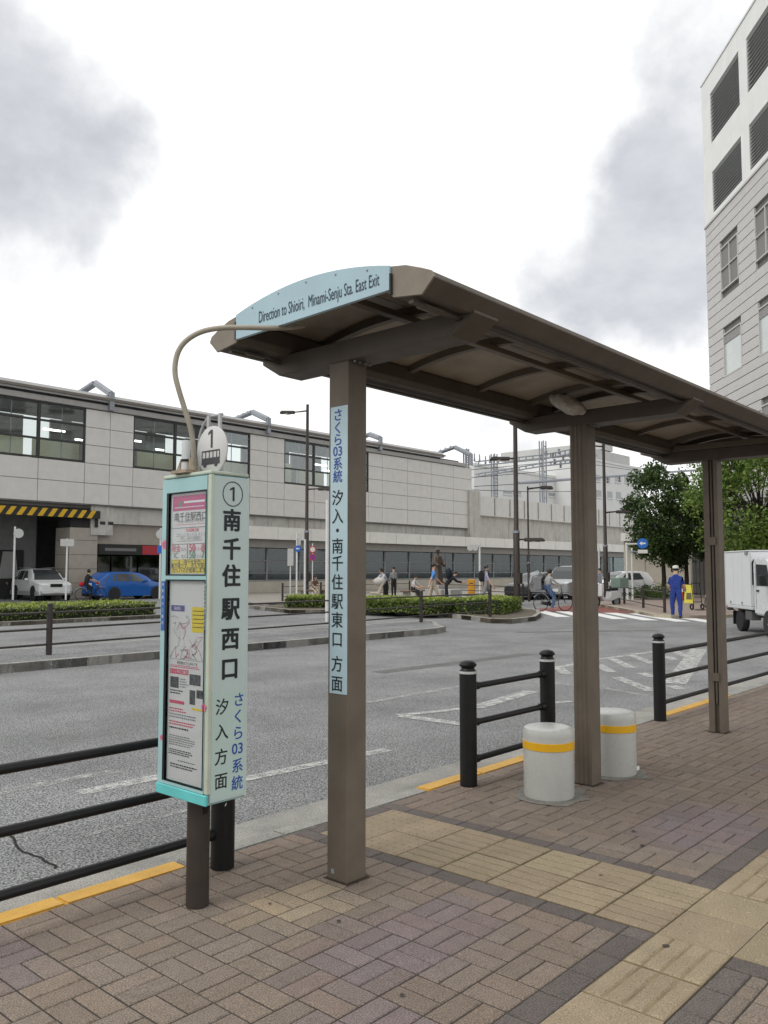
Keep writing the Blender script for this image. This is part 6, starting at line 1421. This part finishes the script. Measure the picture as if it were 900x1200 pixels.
obj('hat', MB().lathe([(.19, 2.44), (.12, 2.52), (.02, 2.60)], (0, 0, 0), 16), bz, sd_, smooth=True); obj('staff', MB().tube([(.34, .22, .76), (.30, .22, 2.2)], .018, 8), bz, sd_)

# ================================================================== BICYCLES AND SMALL THINGS
def ring(m, c, r, rt, n=28, k=6):
    vs = []
    for i in range(n):
        a = 2 * math.pi * i / n
        for j in range(k):
            b = 2 * math.pi * j / k; R = r + rt * math.cos(b); vs.append((c[0] + R * math.cos(a), c[1] + rt * math.sin(b), c[2] + R * math.sin(a)))
    m.add(vs, [(i * k + j, i * k + (j + 1) % k, ((i + 1) % n) * k + (j + 1) % k, ((i + 1) % n) * k + j) for i in range(n) for j in range(k)]); return m
def bicycle(label, loc, rz, col, child=False, basket=True, group='bicycles'):
    t = thing('bicycle', label, 'bicycle', loc, rz, group, local=True); r = .33
    for x in (-.52, .55):
        w = obj('wheel', ring(MB(), (x, 0, r), r - .018, .018), rubber, t, smooth=True); m = MB()
        obj('hub', MB().lathe([(.025, -.04), (.025, .04)], (x, 0, r), 8, axis='y'), steel, w)
        for q in range(10):
            a = q * math.pi / 5; obj('spoke', MB().tube([(x, .01 * (-1) ** q, r), (x + math.cos(a) * (r - .03), 0, r + math.sin(a) * (r - .03))], .002, 4), steel, w)
    m = MB(); m.tube([(-.52, 0, r), (-.10, 0, .28)], .014, 8).tube([(-.10, 0, .28), (-.22, 0, .78)], .017, 8).tube([(-.10, 0, .28), (.20, 0, .42), (.38, 0, .72)], .020, 8).tube([(-.52, 0, r), (-.19, 0, .66)], .012, 8).tube([(.55, 0, r), (.44, 0, .60), (.36, 0, .95)], .018, 8)
    obj('frame', m, col, t, smooth=True); obj('saddle', MB().ball((-.24, 0, .82), (.14, .08, .045), 10), black_metal, t, smooth=True)
    obj('handlebar', MB().tube([(.18, .27, 1.0), (.33, .24, 1.02), (.36, .0, .97), (.33, -.24, 1.02), (.18, -.27, 1.0)], .013, 8), steel, t, smooth=True)
    obj('chain_guard', MB().prism([(-.52, .28), (-.08, .20), (-.02, .28), (-.08, .36), (-.5, .38)], .04, .055, 'y'), col, t)
    for s in (-1, 1): obj('pedal', MB().cbox(-.10 + s * .13, s * .13, .28 - s * .10, .09, .08, .02), black_metal, t)
    obj('mudguard', MB().tube([(-.52 + math.cos(a) * (r + .03), 0, r + math.sin(a) * (r + .03)) for a in [.4 + q * .3 for q in range(8)]], .022, 6), steel, t, smooth=True)
    if basket:
        m = MB(); 
        for z in (.72, .80, .88, .96): m.tube([(.46, -.17, z), (.76, -.19, z), (.76, .19, z), (.46, .17, z), (.46, -.17, z)], .006, 5)
        m.box(.47, .75, -.16, .16, .70, .71); b = obj('basket', m, M('basket wire', (.15, .14, .13), .5, .1), t); b['kind'] = 'stuff'
    if child:
        cs = obj('child_seat', MB().prism([(-.86, .74), (-.40, .72), (-.40, .80), (-.74, .84), (-.84, 1.30), (-.92, 1.30)], -.19, .19, 'y'), greyc, t, bev=.02); obj('seat_wing', MB().box(-.9, -.62, .191, .21, .84, 1.28), greyc, cs); obj('seat_wing', MB().box(-.9, -.62, -.21, -.191, .84, 1.28), greyc, cs)
        obj('carrier', MB().box(-.86, -.30, -.07, .07, .685, .70), steel, t); obj('canopy', MB().tube([(-.93, 0, 1.05), (-.88, 0, 1.32), (-.66, 0, 1.40), (-.50, 0, 1.30)], [.12, .17, .17, .10], 10), GLASS('clear cover', (.75, .76, .75), .3, .1), cs, smooth=True)
    return t
ride = dict(lean=.22, th=(1.15, .62), kn=(1.30, .75), sh=(.85, .85), el=(.30, .30), ph=.93, px=-.26, spread=.02)
p = W(648, 716.5, Z=RZ); hz_ = PR + .35
bicycle('bicycle with a covered child seat ridden by the woman at the crossing', (p.x, p.y, RZ), hz_, M('bike dark', (.03, .03, .035), .4, .1), True)
person('woman in a grey top and jeans riding a bicycle past the crossing', (p.x, p.y, RZ), hz_, 1.62, C('marl grey', (.30, .30, .30)), denim, C('pink shoes', (.42, .3, .3)), ride, 'long', 'bob', group='people near the crossing')
p = W(106, 700, D=43.2)
bicycle('city bicycle ridden by the person in black beside the blue car', (p.x, p.y, RZ), PR + .8, black_metal)
person('cyclist in black carrying a red bag beside the blue car', (p.x, p.y, RZ), PR + .8, 1.62, blackc, blackc, None, ride, 'short', 'bob', extra=lambda t, k, T: obj('red_bag', MB().ball((-.42, .14, .86), (.16, .08, .13), 10), C('red bag', (.45, .02, .05)), t, smooth=True))
p = W(846, 727, Z=RZ); bicycle('silver bicycle parked at the left end of the white truck', spot(850, 710, 29, -.01), PR + .3, steel)
p = W(822, 718, D=30)
# pushchair
pc_ = spot(440, 690, 37.5); t = thing('pushchair', 'pale pushchair beside the woman in the checked top', 'pushchair', pc_, PL, local=True)
obj('seat', MB().prism([(-.2, .35), (.25, .40), (.25, .48), (-.08, .48), (-.30, .95), (-.40, .92)], -.2, .2, 'y'), beige, t, bev=.03); obj('hood', MB().ball((-.18, 0, .95), (.28, .23, .2), 12), C('pale hood', (.45, .43, .40)), t, smooth=True); obj('handle', MB().tube([(-.3, .2, .7), (-.6, .2, 1.02), (-.6, -.2, 1.02), (-.3, -.2, .7)], .014, 8), black_metal, t)
for x in (-.3, .3):
    for s in (-1, 1): obj('wheel', ring(MB(), (x, s * .24, .12), .10, .02, 16, 5), rubber, t, smooth=True)
obj('chassis', MB().tube([(-.3, .24, .12), (.0, .2, .45), (.3, .24, .12)], .012, 6).tube([(-.3, -.24, .12), (.0, -.2, .45), (.3, -.24, .12)], .012, 6).tube([(0, .2, .45), (0, -.2, .45)], .012, 6), steel, t)
# delivery scooter
p = W(711, 711.5, Z=RZ); t = thing('delivery_scooter', 'white delivery scooter with a grey-green rear box right of the middle post', 'scooter', (p.x, p.y, RZ), PL + .5, local=True)
for x in (-.55, .60):
    w = obj('wheel', ring(MB(), (x, 0, .24), .19, .05, 24, 8), rubber, t, smooth=True); obj('hub', MB().lathe([(.14, -.03), (.14, .03)], (x, 0, .24), 12, axis='y'), steel, w)
obj('body', MB().prism([(-.75, .42), (-.15, .26), (.28, .26), (.50, .55), (.42, .95), (.36, .95), (.26, .42), (-.05, .40), (-.12, .68), (-.75, .70)], -.15, .15, 'y'), M('scooter white', (.55, .56, .56), .3, .05), t, bev=.03); obj('front_shield', MB().prism([(.40, .45), (.52, .45), (.46, 1.0), (.36, 1.0)], -.22, .22, 'y'), MATS['scooter white'], t, bev=.03)
obj('seat', MB().box(-.55, -.05, -.14, .14, .71, .79), black_metal, t, bev=.03); obj('rear_box', MB().box(-1.05, -.50, -.27, .27, .80, 1.25), M('box grey green', (.16, .22, .19), .5, .08), t, bev=.03); obj('fork', MB().tube([(.60, 0, .24), (.42, 0, .98)], .03, 8), steel, t); obj('handlebar', MB().tube([(.30, .32, 1.02), (.40, 0, 1.0), (.30, -.32, 1.02)], .015, 8), black_metal, t)
for s in (-1, 1): obj('mirror', MB().ball((.36, s * .30, 1.20), (.02, .06, .05), 8), black_metal, t); obj('mirror_stalk', MB().tube([(.36, s * .22, 1.02), (.36, s * .29, 1.17)], .006, 5), black_metal, t)
obj('windscreen', MB().add([(.44, -.2, 1.0), (.44, .2, 1.0), (.30, .17, 1.42), (.30, -.17, 1.42)], [(0, 1, 2, 3)]), GLASS('scooter screen', (.8, .85, .85), .7), t); obj('headlight', MB().ball((.46, 0, .98), (.05, .08, .06), 8), hl_m, t, smooth=True)
# yellow folding board, cone, trolley, orange locker
def aframe(label, px, py, w, h):
    c = W(px, py, Z=-.01); t = thing('warning_board', label, 'warning board', c, facing(c), local=True)
    for s in (-1, 1): obj('board', MB().add([(s * .22, -w / 2, 0), (s * .22, w / 2, 0), (s * .02, w * .36, h), (s * .02, -w * .36, h), (s * .24, -w / 2, 0), (s * .24, w / 2, 0), (s * .04, w * .36, h), (s * .04, -w * .36, h)], [(0, 1, 2, 3), (4, 5, 6, 7), (0, 1, 5, 4), (1, 2, 6, 5), (2, 3, 7, 6), (3, 0, 4, 7)]), M('board yellow', (.62, .55, .06), .5, .06), t)
    obj('hinge', MB().box(-.045, .045, -w * .3, w * .3, h - .01, h + .02), black_metal, t)
    obj('print', MB().add([(.181 - .0, -w * .28, .2 * h), (.181, w * .28, .2 * h), (.115, w * .24, .55 * h), (.115, -w * .24, .55 * h)], [(0, 1, 2, 3)]).xf(Matrix.Translation((.03, 0, 0))), M('board print', (.12, .11, .05), .6, .5, 60), t)
aframe('yellow folding warning board behind the worker in blue', 807.5, 706.5, .42, .82)
c = W(806, 704, Z=-.01) + Vector((.5, .5, 0)); t = thing('traffic_cone', 'red traffic cone behind the yellow warning board', 'traffic cone', c, local=True)
obj('base', MB().box(-.2, .2, -.2, .2, 0, .04), black_metal, t, bev=.01); cn = obj('cone', MB().lathe([(.15, .04), (.035, .86), (.01, .87)], (0, 0, 0), 20), M('cone red', (.45, .05, .03), .5, .08), t, smooth=True); obj('reflective_band', MB().lathe([(.105, .40), (.085, .56)], (0, 0, 0), 20), white_paint, cn)
c = W(818, 715, Z=-.01); t = thing('hand_trolley', 'dark hand trolley standing right of the worker in blue', 'trolley', c, facing(c) + .6, local=True)
for s in (-1, 1): obj('upright', MB().tube([(0, s * .17, .15), (-.12, s * .17, 1.0)], .014, 6), black_metal, t); obj('wheel', ring(MB(), (-.05, s * .22, .12), .09, .03, 16, 6), rubber, t, smooth=True)
for z in (.3, .6, .98): obj('crossbar', MB().tube([(-.02 - z * .1, -.17, z), (-.02 - z * .1, .17, z)], .012, 6), black_metal, t)
obj('toe_plate', MB().box(0, .28, -.2, .2, .03, .045), black_metal, t)
c = W(552.5, 697, D=48); t = thing('orange_cabinet', 'small orange cabinet standing by the station wall', 'cabinet', (c.x, c.y, -.01), facing(c), local=True)
cab = obj('case', MB().box(-.2, .2, -.2, .2, .08, .95), M('cabinet orange', (.55, .26, .02), .5, .06), t, bev=.03); obj('plinth', MB().box(-.22, .22, -.22, .22, 0, .08), concrete, t); obj('door_panel', MB().box(.201, .212, -.16, .16, .2, .85), MATS['cabinet orange'], cab); obj('slot', MB().box(.2125, .216, -.1, .1, .7, .75), dark, cab)
for px, w_ in ((530, .9), (517, .7)):
    c = W(px, 699, D=40); o = obj('stone_block', MB().box(c.x - w_ / 2, c.x + w_ / 2, c.y - .25, c.y + .25, -.01, .55), M('granite block', (.42, .41, .39), .6, .15, 20), base=(c.x, c.y, -.01), bev=.02); tag(o, 'pale granite block behind the hedge, ' + ('right' if px == 530 else 'left') + ' of the pair', 'stone block', 'granite blocks by the statue')
